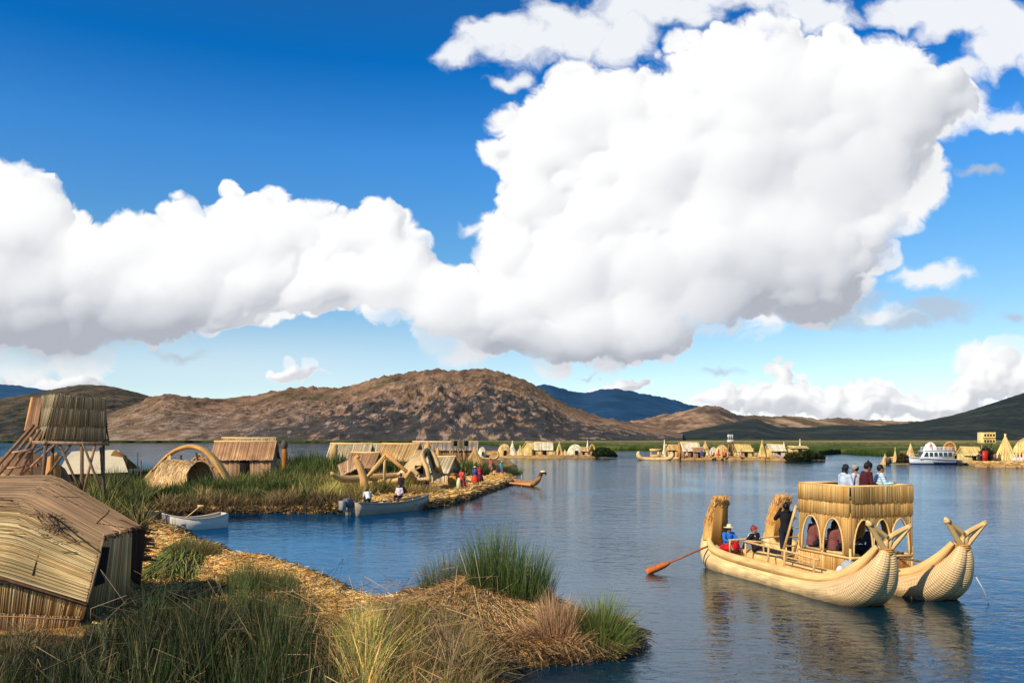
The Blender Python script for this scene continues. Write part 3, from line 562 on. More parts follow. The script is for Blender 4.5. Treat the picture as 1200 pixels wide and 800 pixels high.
stalks('broken_stalks', 600, ((-4.2, .0), (10, 19)), .8, .006, [(.60,.36,.14), (.45,.24,.09), (.72,.50,.26), (.2,.13,.06)], 312, lambda px, X, Y, sd: (px > 350) & (px < 590))
# yellow-green rushes right of the path
tl2 = lambda px: np.interp(px, [330, 380, 420, 470, 520, 560, 600], [760, 735, 700, 690, 705, 735, 780])
def dens2(px, X, Y, sd):
    zt = H-(tl2(px)-513)/F*Y; g = ground(X, Y, sd); return np.clip(zt-g, .12, 1.6)
rushes('yellow_rushes', 10000, ((-4.2, -.2), (9.5, 18.8)), .8, .020, YG, YGt, 304, .30, mask=lambda px, X, Y, sd: (px > 345+12*np.sin(Y*3)) & (px < 590), density=dens2)
rushes('dry_rushes', 7000, ((-4.0, .0), (10, 19.5)), .8, .016, DRY, DRYt, 305, .6, mask=lambda px, X, Y, sd: (px > 370) & (px < 575), density=dens2)

def tuft(name, label, cat, c, rad, n, h, w, cols, tips, seed, spread, wind=(0, 0), bend=.7, m='blade', arch=0, group=None):
    rg = np.random.default_rng(seed); a = rg.random(n)*6.283; r = np.sqrt(rg.random(n)); x = np.cos(a)*r*rad[0]; y = np.sin(a)*r*rad[1]
    gz = ground(c[0]+x, c[1]+y)-ground(np.array([c[0]]), np.array([c[1]]))[0]
    hh = h*rg.uniform(.5, 1.1, n)*(1-.35*r**2)*(1+.3*fbm(x*2+seed, y*2, 3, seed)); lean = np.stack([x/rad[0], y/rad[1]], 1)*spread*hh[:, None]+rg.normal(0, .10, (n, 2))*hh[:, None]+np.array(wind)*hh[:, None]
    cols = np.array(cols); tips = np.array(tips); f = rg.uniform(.6, 1.3, (n, 1)); mb = MB()
    mb.blades(np.stack([x, y, gz-.08], 1), hh, w*rg.uniform(.6, 1.3, n), lean, cols[rg.integers(0, len(cols), n)]*f, tips[rg.integers(0, len(tips), n)]*f, bend, 3)
    gz0 = float(ground(np.array([c[0]]), np.array([c[1]]))[0])
    return tag(mb.build(name, M[m], loc=(c[0], c[1], gz0)), label, cat, group)
GG = [(.02,.04,.008), (.035,.06,.012), (.015,.03,.007)]; GGt = [(.19,.30,.06), (.13,.21,.04), (.27,.36,.11), (.34,.31,.12), (.07,.12,.025)]
tuft('rush_clump', 'tall upright green rush clump standing behind the dry reed heap', 'rush clump', at(600, 735, .3)+np.array((-.05, .9, 0)), (.95, .5), 1500, 1.75, .013, GG, GGt, 401, .22, (.03, 0))
tuft('rush_clump', 'thinner pale green rushes behind the hump of the dry reed heap, beside the tall clump', 'rush clump', at(520, 712, .3)+np.array((.15, .8, 0)), (.8, .45), 750, 1.25, .012, GG, [(.30,.36,.12), (.24,.29,.10), (.34,.30,.13)], 402, .30)
tuft('rush_clump', 'low splayed green rush clump drooping over the water at the tip of the near point', 'rush clump', at(706, 760, .1), (.42, .45), 1000, 1.05, .013, GG, [(.30,.40,.08), (.20,.30,.06), (.38,.36,.10)], 403, .75, (.12, 0), .5)
tuft('dry_sheaf', 'upright sheaf of dry orange-brown reeds between the two green clumps on the near point', 'reed sheaf', at(655, 752, .25), (.36, .32), 1100, 1.05, .014, [(.42,.20,.08), (.52,.27,.12), (.30,.14,.06)], [(.62,.38,.20), (.55,.32,.15), (.70,.46,.26)], 404, .30, (0, 0), .8, 'litter')
tuft('dry_sheaf', 'fallen dry reeds splayed around the foot of the orange sheaf', 'reed sheaf', at(650, 757, .25), (.6, .35), 700, .55, .013, [(.40,.18,.08), (.50,.26,.12), (.26,.12,.06)], [(.58,.36,.19), (.50,.30,.15)], 405, 1.5, (0, -.3), .2, 'litter')
# the heap: dry combed rushes hanging over the mound
def heap():
    rg = np.random.default_rng(410); n = 9000; cx, cy = -.75, 20.0
    a = rg.random(n)*6.283; r = np.sqrt(rg.random(n)); X = cx+np.cos(a)*r*1.9; Y = cy+np.sin(a)*r*2.3-.2
    Z = ground(X, Y); dirx = (X-cx)*.55+rg.normal(0, .35, n)+.15; diry = (Y-cy)*.5+rg.normal(0, .35, n)-.25; l = np.hypot(dirx, diry); L = rg.uniform(.3, .8, n)
    dirx, diry = dirx/l*L, diry/l*L; Z2 = ground(X+dirx, Y+diry)
    A = np.stack([X, Y, Z+rg.uniform(.02, .14, n)], 1); B = np.stack([X+dirx, Y+diry, Z2+rg.uniform(0, .10, n)], 1)
    k = (Z > .1) & (Z2 > -.25); A, B = A[k]-np.array((cx, cy, 0)), B[k]-np.array((cx, cy, 0)); n = len(A); cols = np.array([(.66,.36,.13), (.50,.26,.10), (.28,.14,.06), (.78,.52,.25), (.16,.10,.05), (.34,.32,.10)])
    mb = MB(); mb.strands(A, B, .008, cols[rg.integers(0, 6, n)]*rg.uniform(.6, 1.2, (n, 1)))
    tag(mb.build('dry_reed_heap', M['litter'], loc=(cx, cy, 0)), 'humped heap of combed dry brown rushes on the near point', 'reed heap')
heap()
# freshly cut green sheaf lying on the straw path, and a withered brown pile beside it
def bundle(name, label, cat, P, Q, wid, n, L, r, cols, seed, thick=.2, fan=.25):
    rg = np.random.default_rng(seed); P = np.array(P); Q = np.array(Q); d = (Q-P)[:2]; l = np.hypot(*d); d /= l; nn = np.array((-d[1], d[0]))
    t = rg.uniform(-.5, .5, n); s = rg.uniform(0, l-L*.5, n); hgt = thick*(1-(2*t)**2)*rg.random(n)+.03
    a = P[:2]+d*s[:, None]+nn*(t*wid)[:, None]; b = a+d*(L*rg.uniform(.7, 1.1, n))[:, None]+nn*((t*fan*2+rg.normal(0, .05, n))*L)[:, None]
    A = np.column_stack([a, ground(a[:, 0], a[:, 1])+hgt]); B = np.column_stack([b, ground(b[:, 0], b[:, 1])+hgt*.6+.03]); o = np.array((P[0], P[1], 0))
    cols = np.array(cols); mb = MB(); mb.strands(A-o, B-o, r, cols[rg.integers(0, len(cols), n)]*rg.uniform(.6, 1.3, (n, 1)), 4, .35)
    return tag(mb.build(name, M['litter'], loc=o), label, cat)
bundle('cut_reed_sheaf', 'sheaf of freshly cut green rushes fanned out over the straw path', 'reed sheaf', at(228, 637, .45), at(188, 684, .45), 1.5, 800, 1.5, .016, [(.20,.26,.04), (.12,.17,.03), (.30,.34,.07), (.28,.20,.08), (.10,.13,.03)], 420, .3, .10)
tuft('withered_reed_pile', 'withered brown pile of reed tops at the head of the green sheaf', 'reed pile', at(230, 652, .4), (.7, .8), 900, .75, .022, [(.10,.075,.025), (.16,.12,.04), (.07,.06,.02)], [(.26,.20,.07), (.18,.17,.05), (.34,.24,.1)], 421, .7, (0, 0), .4)
tuft('withered_reed_pile', 'olive brown pile of withered rushes beside the bend of the straw path', 'reed pile', at(305, 690, .4), (.85, 1.0), 1300, .55, .018, [(.10,.09,.025), (.16,.14,.04), (.05,.06,.02)], [(.24,.22,.07), (.15,.17,.04), (.30,.22,.08)], 422, .8, (0, 0), .4)

# ---------- middle island vegetation ----------
def mask_veg(px, X, Y, sd):
    pth = (px > 395) & (px < 620) & (Y < np.interp(px, [395, 440, 500, 540, 600], [54, 60, 72, 84, 100]))
    return ~pth & (sd > .1) & ~((px > 560) & (Y > 88) & (Y < 112)& (sd < 3))
OL = [(.012,.018,.005), (.022,.026,.008), (.010,.012,.004)]; OLt = [(.15,.21,.03), (.23,.22,.045), (.07,.11,.018), (.36,.27,.09), (.03,.045,.01)]
BR = [(.07,.04,.015), (.14,.08,.03), (.03,.022,.01)]; BRt = [(.42,.25,.10), (.28,.17,.07), (.55,.38,.18), (.14,.14,.04)]
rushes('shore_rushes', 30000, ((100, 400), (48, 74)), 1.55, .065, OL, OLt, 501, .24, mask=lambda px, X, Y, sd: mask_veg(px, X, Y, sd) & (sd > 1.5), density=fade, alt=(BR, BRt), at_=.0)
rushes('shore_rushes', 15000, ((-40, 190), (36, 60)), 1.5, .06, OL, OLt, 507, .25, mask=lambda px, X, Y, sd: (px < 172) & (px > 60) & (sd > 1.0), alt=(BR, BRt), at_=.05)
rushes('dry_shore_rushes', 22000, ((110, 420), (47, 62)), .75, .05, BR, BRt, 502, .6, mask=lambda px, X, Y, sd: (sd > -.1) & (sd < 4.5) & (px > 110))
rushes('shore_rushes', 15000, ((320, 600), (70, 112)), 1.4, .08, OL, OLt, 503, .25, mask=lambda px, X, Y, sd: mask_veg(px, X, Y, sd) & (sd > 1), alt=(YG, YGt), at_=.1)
rushes('yellow_shore_rushes', 12000, ((360, 500), (52, 72)), .95, .055, YG, YGt, 504, .4, mask=lambda px, X, Y, sd: (sd > .5) & (Y < 66+np.interp(px, [360, 500], [0, 8])) & (px > 365) & (Y > np.interp(px, [360, 420, 440, 520], [50, 52, 57, 70])))
rushes('dry_shore_rushes', 9000, ((380, 620), (50, 105)), .5, .06, BR, BRt, 505, .7, mask=lambda px, X, Y, sd: (sd > -.2) & (sd < .9))

rushes('dry_rushes', 5200, ((-12.5, -8.0), (14.5, 18.2)), .30, .02, [(.12,.08,.035), (.06,.045,.02), (.18,.11,.05)], [(.34,.24,.12), (.22,.15,.07), (.10,.11,.04)], 307, .8, mask=lambda px, X, Y, sd: (px < 200) & (px > -250) & (Y > 15.2) & (Y < np.interp(px, [0, 100, 110, 190], [17.0, 17.8, 18.2, 18.2])))
# ================= people =================
def remesh(mb, name, material, vox, smooth=6, parent=None):
    o = mb.build('tmp', None); m = o.modifiers.new('r', 'REMESH'); m.mode = 'VOXEL'; m.voxel_size = vox
    s = o.modifiers.new('s', 'SMOOTH'); s.iterations = smooth; s.factor = .5
    bpy.context.view_layer.update(); dg = bpy.context.evaluated_depsgraph_get()
    me = bpy.data.meshes.new_from_object(o.evaluated_get(dg)); old = o.data; C.objects.unlink(o); bpy.data.objects.remove(o); bpy.data.meshes.remove(old)
    me.name = name; me.materials.clear(); me.materials.append(material); me.polygons.foreach_set('use_smooth', np.ones(len(me.polygons), bool))
    if 'Col' not in me.color_attributes:
        ca = me.color_attributes.new('Col', 'FLOAT_COLOR', 'POINT')
        ca.data.foreach_set('color', np.tile([1, 1, 1, 0], len(me.vertices)).astype(np.float32))
    n = bpy.data.objects.new(name, me); C.objects.link(n)
    if parent: n.parent = parent
    return n
def cap_(mb, a, b, ra, rb, n=10):
    a = np.array(a, float); b = np.array(b, float); L = np.linalg.norm(b-a); d = (b-a)/(L+1e-9)
    mb.tube([a, (a+b)/2, b], [ra, (ra+rb)/2, rb], n); mb.ell(a, (ra,)*3, n, 6); mb.ell(b, (rb,)*3, n, 6)
_cm = {}
def cmat(c, kind='cloth'):
    k = (tuple(round(x, 3) for x in c), kind)
    if k not in _cm:
        _cm[k] = mat(kind+'_dye_%d' % len(_cm), c, .85, use_col=False, nscale=(9, 9, 5), var=.3, bump=.012)
    return _cm[k]
_sm = {}
def stripemat(a, b, step=.05, axis=2):
    k = (a, b, step, axis)
    if k in _sm: return _sm[k]
    m, nt = newmat('striped_cloth_%d' % len(_sm)); L = nt.links.new; out = N(nt, 'ShaderNodeOutputMaterial'); bs = N(nt, 'ShaderNodeBsdfPrincipled'); L(bs.outputs[0], out.inputs[0]); bs.inputs['Roughness'].default_value = .9
    tc = N(nt, 'ShaderNodeTexCoord'); sp = N(nt, 'ShaderNodeSeparateXYZ'); L(tc.outputs['Object'], sp.inputs[0]); ml = N(nt, 'ShaderNodeMath', operation='MULTIPLY'); ml.inputs[1].default_value = 1/step; L(sp.outputs[axis], ml.inputs[0])
    fr = N(nt, 'ShaderNodeMath', operation='FRACT'); L(ml.outputs[0], fr.inputs[0]); gt = N(nt, 'ShaderNodeMath', operation='GREATER_THAN'); gt.inputs[1].default_value = .5; L(fr.outputs[0], gt.inputs[0])
    mx = N(nt, 'ShaderNodeMixRGB'); mx.inputs[1].default_value = (*a, 1); mx.inputs[2].default_value = (*b, 1); L(gt.outputs[0], mx.inputs[0]); L(mx.outputs[0], bs.inputs['Base Color']); _sm[k] = m; return m
def person(label, loc, rz, pose='stand', h=1.65, top=(.02, .02, .02), legs=(.02, .02, .03), skirt=None, hat=None, hatc=(.02, .02, .02), vox=.014, lean=.0, arms='down', group=None, hair='short', topmat=None, hood=None, shawl=None, head_turn=0, legs_side=0):
    """local frame: +Y forward, +X to the person's right, origin on the ground or seat floor below the pelvis"""
    t = thing('person', label, 'person', loc, rz, group); k = h/1.65; t.scale = (k, k, k); fine = vox < .02
    if pose == 'stand':
        pel = np.array((0, 0, .90)); hips = [(s*.09, 0, .88) for s in (-1, 1)]; kn = [(s*.10, .03*s, .47) for s in (-1, 1)]; an = [(s*.11, -.02+.04*s, .07) for s in (-1, 1)]
    elif pose == 'sit':      # on a bench .42 high
        pel = np.array((0, 0, .50)); hips = [(s*.09, .03, .50) for s in (-1, 1)]; kn = [(s*.13, .43, .52) for s in (-1, 1)]; an = [(s*.12, .45, .08) for s in (-1, 1)]
    elif pose == 'floor':    # on the deck, knees drawn up
        pel = np.array((0, 0, .13)); hips = [(s*.09, .04, .13) for s in (-1, 1)]; kn = [(s*.17, .36, .36) for s in (-1, 1)]; an = [(s*.13, .56, .07) for s in (-1, 1)]
    elif pose == 'recline':  # legs stretched forward, leaning back on straight arms
        pel = np.array((0, 0, .15)); hips = [(s*.09, .05, .15) for s in (-1, 1)]; kn = [(s*.11, .46, .22) for s in (-1, 1)]; an = [(s*.10, .86, .09) for s in (-1, 1)]
    up = np.array((0, math.sin(lean), math.cos(lean))); fw = np.array((0, math.cos(lean), -math.sin(lean)))
    ch = pel+up*.33; nk = pel+up*.53; hd = nk+up*.125+fw*.02; sh = [pel+up*.47+np.array((s*.175, 0, 0)) for s in (-1, 1)]
    el = []; ha = []
    for i, s in enumerate((-1, 1)):
        o = sh[i]
        if arms == 'down': e = o+np.array((s*.06, -.03, -.27)); w_ = e+np.array((s*-.01, .08, -.23))
        elif arms == 'camera': e = o+np.array((s*.07, .20, -.17)); w_ = hd+np.array((s*.07, .16, -.02))
        elif arms == 'fwd': e = o+np.array((s*.05, .10, -.25)); w_ = e+np.array((-s*.07, .23, .03))
        elif arms == 'row': e = o+np.array((s*.08, .14, -.20)); w_ = e+np.array((-s*.06, .24, -.02))
        elif arms == 'back': e = o+np.array((s*.08, -.16, -.22)); w_ = e+np.array((s*.02, -.08, -.20))
        elif arms == 'carry': e = o+np.array((s*.05, .06, -.26)); w_ = e+np.array((-s*.10, .20, .12))
        elif arms == 'lap': e = o+np.array((s*.06, .03, -.25)); w_ = e+np.array((-s*.08, .20, -.05))
        el.append(e); ha.append(w_)
    b = MB()
    b.tube([pel-up*.06, pel+up*.08, pel+up*.2, ch, pel+up*.44, pel+up*.50], [.13, .145, .125, .145, .13, .07], 14, sx=1.0)
    for s_ in (0, 1): b.ell(sh[s_], (.06, .06, .06), 10, 6); cap_(b, pel+up*.42, sh[s_], .085, .055)
    cap_(b, nk-up*.05, nk+up*.06, .055, .05); R3 = np.array(Matrix.Rotation(head_turn, 3, 'Z'))
    b.ell(hd, (.074, .092, .108), 14, 10, R=R3); jaw = hd+R3 @ np.array((0, .035, -.055)); b.ell(jaw, (.055, .06, .06), 10, 8)
    if fine:
        b.ell(hd+R3 @ np.array((0, .097, -.012)), (.013, .02, .024), 8, 6)
        for s in (-1, 1): b.ell(hd+R3 @ np.array((s*.076, -.005, -.01)), (.012, .02, .03), 8, 6)
    for i, s in enumerate((-1, 1)):
        cap_(b, sh[i], el[i], .050, .040); cap_(b, el[i], ha[i], .040, .026)
        cap_(b, hips[i], kn[i], .085, .055); cap_(b, kn[i], an[i], .055, .038); a = np.array(an[i]); cap_(b, a+(0, -.03, -.025), a+(0, .14, -.04), .038, .03)
        d = ha[i]-el[i]; d /= np.linalg.norm(d); palm = ha[i]+d*.05; b.ell(palm, (.032, .032, .038), 8, 6)
        if fine:
            sd_ = np.cross(d, (0, 0, 1)); sd_ /= np.linalg.norm(sd_)+1e-6; dn = np.cross(sd_, d)
            for q, (off, ln) in enumerate(((-.027, .055), (-.009, .068), (.009, .064), (.027, .050))):
                p0 = palm+sd_*off+d*.02; p1 = p0+d*ln*.6; p2 = p1+d*ln*.35+dn*ln*.45*(1 if dn[2] < 0 else -1)
                cap_(b, p0, p1, .010, .009, 6); cap_(b, p1, p2, .009, .008, 6)
            cap_(b, palm-sd_*s*.025, palm-sd_*s*.055+d*.035, .012, .010, 6)
    remesh(b, 'body', M['skin'], vox, 2 if fine else 2, t)
    g = MB(); r_ = .024                               # jacket
    g.tube([pel-up*.07, pel+up*.06, pel+up*.2, ch, pel+up*.44, pel+up*.52], [.165, .165, .15, .17, .155, .085], 14)
    for i in (0, 1): cap_(g, pel+up*.42, sh[i], .105, .078); cap_(g, sh[i], el[i], .072, .058); cap_(g, el[i], el[i]+(ha[i]-el[i])*.88, .058, .042)
    if hood is not None: g.ell(nk-fw*.07, (.11, .07, .07), 10, 8)
    jk = remesh(g, 'jacket', topmat or cmat(top), max(vox, .018), 3, t)
    if skirt is not None:
        g = MB()
        if pose == 'stand':
            prof = [(.14, .98), (.20, .86), (.30, .6), (.36, .36), (.34, .34), (.1, .5)]
            n = 28; th = np.linspace(0, 2*np.pi, n, endpoint=False); V = np.array([(r*(1+.07*np.sin(7*t_)*min(1, (1-z)*2))*np.cos(t_), r*(1+.07*np.sin(7*t_)*min(1, (1-z)*2))*np.sin(t_), z) for r, z in prof for t_ in th])
            q = [(i*n+j, i*n+(j+1) % n, (i+1)*n+(j+1) % n, (i+1)*n+j) for i in range(len(prof)-1) for j in range(n)]; g.add(V, [np.array(q)]); g.build('skirt', cmat(skirt), t, True)
        else:
            g.ell((0, .12, pel[2]-.02), (.34, .40, .16), 16, 8); cap_(g, (0, .1, pel[2]), (0, .42, pel[2]+.06), .20, .20)
            remesh(g, 'skirt', cmat(skirt), .03, 3, t)
    else:
        g = MB()
        for i in (0, 1): cap_(g, pel+(0, 0, -.02), hips[i], .13, .12); cap_(g, hips[i], kn[i], .105, .075); cap_(g, kn[i], np.array(an[i])+(0, 0, .02), .075, .06)
        remesh(g, 'trousers', cmat(legs), max(vox, .02), 3, t)
    for i in (0, 1):
        a = np.array(an[i]); g = MB(); cap_(g, a+(0, -.045, -.028), a+(0, .05, -.02), .052, .05, 8); cap_(g, a+(0, .05, -.03), a+(0, .165, -.038), .048, .036, 8); g.build('shoe', cmat((.03, .022, .018), 'leather'), t, True)
    if hair:
        g = MB(); g.ell(hd+R3 @ np.array((0, -.018, .022)), (.086, .096, .105), 14, 9, R=R3)
        if hair == 'braids':
            for s in (-1, 1): g.tube([hd+(s*.05, -.07, -.05), nk+(s*.06, -.12, -.02), pel+up*.30+(s*.07, -.165, 0), pel+up*.12+(s*.06, -.17, 0)], [.03, .025, .02, .012], 7)
        elif hair == 'long': g.ell(hd+(0, -.07, -.09), (.08, .05, .13), 12, 8)
        g.build('hair', M['hair'], t, True)
    if fine:
        for s in (-1, 1): g = MB(); g.ell(hd+R3 @ np.array((s*.031, .086, .012)), (.011, .008, .007), 8, 6, (.02, .015, .01)); g.build('eye', cmat((.02, .015, .012), 'eye'), t)
        g = MB(); g.ell(hd+R3 @ np.array((0, .087, -.052)), (.024, .008, .006), 8, 6); g.build('mouth', cmat((.25, .07, .06), 'lip'), t)
    if hat:
        g = MB(); c = hd+up*.055
        if hat == 'brim': g.lathe([(.0, .13), (.06, .125), (.085, .10), (.095, .03), (.10, .022), (.20, .012), (.205, .0), (.19, -.004), (.09, .0)], c, 24)
        elif hat == 'bowler': g.lathe([(.0, .13), (.05, .12), (.08, .09), (.09, .03), (.125, .02), (.13, .005), (.09, .0)], c, 24)
        elif hat == 'cap':
            g.ell(c-(0, 0, .02), (.094, .105, .085), 16, 8); g.ell(c+R3 @ np.array((0, .12, -.005)), (.065, .07, .010), 12, 6)
        elif hat == 'beanie': g.ell(c-(0, 0, .01), (.098, .108, .098), 16, 8); g.ell(c+(0, 0, .10), (.026, .026, .026), 8, 6)
        g.build('hat', stripemat((.62, .58, .5), (.03, .03, .03), .035) if hatc == 'stripe' else cmat(hatc, 'felt'), t, True)
    if shawl is not None:
        g = MB(); g.ell(ch-fw*.13+up*.04, (.19, .12, .20), 14, 9); cap_(g, sh[0]+up*.03, ch+fw*.15, .05, .04); cap_(g, sh[1]+up*.03, ch+fw*.15, .05, .04); remesh(g, 'carrying_cloth', cmat(shawl), .03, 3, t)
    return t

# ================= the big double-hulled reed boat =================
BO = np.array((6.55, 29.3)); BYAW = math.atan2(-.948, .318); AX = np.array((.318, -.948)); PX_ = np.array((.948, .318))
def BW(s, t, z=0): q = BO+AX*s+PX_*t; return (q[0], q[1], z)
SUNY = (.95, .82, .62)
def spline(P, n):
    P = np.asarray(P, float); m = len(P); t = np.linspace(0, m-1, n); out = []
    for x in t:
        i = min(int(x), m-2); f = x-i; p = [P[max(i-1, 0)], P[i], P[i+1], P[min(i+2, m-1)]]
        out.append(.5*((2*p[1])+(-p[0]+p[2])*f+(2*p[0]-5*p[1]+4*p[2]-p[3])*f*f+(-p[0]+3*p[1]-3*p[2]+p[3])*f**3))
    return np.array(out)
boat = thing('reed_boat', 'big golden double-hulled totora reed boat with an arched two-storey cabin and fish-tail bows', 'reed boat', (BO[0], BO[1], 0), BYAW)
def make_hull(t0):
    # each hull: two fat bundles side by side, tied to one spine
    ctl = np.array([(-.02, 1.40, .20), (-.12, .95, .34), (.06, .44, .47), (.70, .10, .54), (2.0, -.02, .56), (3.6, -.04, .57), (5.0, .0, .59), (5.9, .08, .61), (6.60, .27, .60), (7.12, .60, .51), (7.42, 1.02, .35), (7.55, 1.35, .22), (7.58, 1.56, .14)])
    ctl[:, 0] *= 1.065; sp = spline(ctl, 64); root = MB()
    for sgn, w in ((-1, 1), (1, 1)):
        P = np.column_stack([sp[:, 0], t0+sgn*sp[:, 2]*.42, sp[:, 1]]); r = sp[:, 2]*.80
        band = sstep(5.0, 6.3, sp[:, 0]); 
        shade = np.clip(1.02-.0*band, 0, 2); col = np.stack([shade, shade*(1-.03*band), shade*(1+.04*band)], 1)
        root.tube(P, r, 26, col=col, a=band, flat=(0, 1, 0))
    h = root.build('hull', M['hull'], boat, True)
    # gunwale rolls along both sides
    for sgn in (-1, 1):
        c = np.array([(.05, 1.02, .28), (.35, .68, .38), (1.2, .54, .42), (3.0, .50, .44), (5.0, .48, .44), (6.0, .58, .41), (6.65, .86, .33), (7.05, 1.24, .19), (7.30, 1.60, .07)])
        c[:, 0] *= 1.065; q = spline(c, 40); g = MB(); g.tube(np.column_stack([q[:, 0], t0+sgn*q[:, 2], q[:, 1]]), np.interp(np.arange(40), [0, 4, 30, 39], [.07, .135, .155, .07]), 14); g.build('gunwale_roll', M['roll'], h, True)
    g = MB()
    for s in (.42,):       # dark rope girdles
        k = np.argmin(np.abs(sp[18:, 0]-s) if False else np.abs(sp[:, 0]-s)+(sp[:, 1] > 1)*9); r = sp[k, 2]
        th = np.linspace(0, 2*np.pi, 40); g.tube(np.column_stack([np.full(40, s+.12*np.sin(th)), t0+np.cos(th)*r*1.26, sp[k, 1]+np.sin(th)*r*.86]), .014, 6, False)
    g.build('rope', M['rope'], h, True)
    # fish-tail bow: two open loops that spread from the tied waist
    g = MB(); W_ = np.array((8.03, t0, 1.52))
    for sgn in (-1, 1):
        tip = W_+(.10, sgn*.64, .66-.06*sgn); lo = W_+(.04, sgn*.05, -.02); hi = W_+(.06, sgn*.04, .34)
        for a, b_, bend, r0 in ((lo, tip, .04, .078), (hi, tip, -.02, .078)):
            q = spline([a, (a+b_)/2+np.array((0, -sgn*bend, -bend)), b_, b_+(0, sgn*.03, .02)], 12); g.tube(q, np.interp(np.arange(12), [0, 8, 11], [r0, r0*.8, r0*.62]), 10)
        q = spline([lo+(0, 0, .05), (lo+tip)/2+(0, 0, .10), tip-(0, sgn*.12, .08)], 8); g.tube(q, .022, 8)
        g.tube([tip-(0, sgn*.08, .05), tip+(0, sgn*.03, .02)], [.082, .07], 10)
    for a in (-.05, .05): g.tube([W_+(.04, a, -.06), W_+(.06, a*1.3, .32)], [.065, .06], 8)
    g.tube([W_+(.05, -.12, .33), W_+(.06, 0, .32), W_+(.05, .12, .33)], .075, 8)
    g.build('fish_tail', M['roll'], h, True)
    g = MB()
    for z in (-.06, .0, .05): 
        th = np.linspace(0, 2*np.pi, 20); g.tube(np.column_stack([W_[0]+.02+np.cos(th)*.15, W_[1]+np.sin(th)*.17, np.full(20, W_[2]+z)]), .028, 6, False)
    g.build('waist_binding', M['coil'], h, True)
    return h
def animal_head(t0, parent, big):
    # stern figure: a hooded beast's head of bent reeds facing the cabin
    g = MB(); ctl = np.array([(-.02, .95, .34), (-.06, 1.3, .30), (.02, 1.65, .27), (.14, 1.98, .25), (.26, 2.22, .23), (.36, 2.36, .15)])
    q = spline(ctl, 26); P = np.column_stack([q[:, 0], np.full(26, t0), q[:, 1]-.06]); mix = sstep(1.45, 1.75, q[:, 1])
    col = np.array((1.05, 1.15, 1.25))*(1-mix[:, None])+np.array((1.0, .95, .85))*mix[:, None]
    g.tube(P, q[:, 2], 22, flat=(0, 1, 0), col=col, sx=1.35); head = g.build('animal_head', M['coil'], parent, True)
    rg = np.random.default_rng(int(t0*10)+5); A = []; B = []
    for i in range(420):      # loose reed ends over the hood
        k = rg.integers(6, 24); an = rg.uniform(0, 6.28); r = q[k, 2]; p = P[k]+np.array((math.sin(an)*r*.95, math.cos(an)*r*1.3, 0)); d = P[min(k+2, 25)]-P[k]; d /= np.linalg.norm(d)
        A.append(p); B.append(p+d*rg.uniform(.12, .26)+np.array((math.sin(an)*.02, math.cos(an)*.02, 0))+rg.normal(0, .015, 3))
    g = MB(); g.strands(A, B, .010, np.array([(.75,.42,.15),(.60,.30,.10),(.85,.55,.24),(.45,.22,.08)])[rg.integers(0, 4, 420)]); g.build('mane', M['litter'], head)
    g = MB()
    g.tube([(.20, t0, 2.20), (.30, t0, 2.34), (.42, t0, 2.34), (.46, t0, 2.24)], [.15, .13, .11, .08], 12, sx=1.2)
    g.build('snout', M['coil'], head, True)
    for s in (-1, 1):
        g = MB(); g.tube([(.10, t0+s*.16, 2.16), (.16, t0+s*.20, 2.34), (.30, t0+s*.20, 2.40), (.40, t0+s*.16, 2.30), (.34, t0+s*.15, 2.22)], [.06, .06, .055, .05, .04], 8); g.build('ear_curl', M['coil'], head, True)
        g = MB(); th = np.linspace(0, 2*np.pi, 16); g.tube(np.column_stack([.36+np.cos(th)*.07, np.full(16, t0+s*.28), 2.16+np.sin(th)*.07]), .022, 6, False); g.build('eye_ring', M['roll'], head, True)
    g = MB()      # hollow front of the hood, darker combed reeds
    for i in range(46):
        a = -.9+1.8*i/45; x0 = .22+.10*math.cos(a*1.4); g.beam((x0, t0+a*.36, .82), (x0+.12, t0+a*.27, 2.05), .022, .018, (.45+.3*random.random(),)*3)
    g.build('hood_lining', M['coil'], head)
hulls = []
for t0 in (.50, 3.0):
    h = make_hull(t0); hulls.append(h); animal_head(t0, boat, t0 < 1)
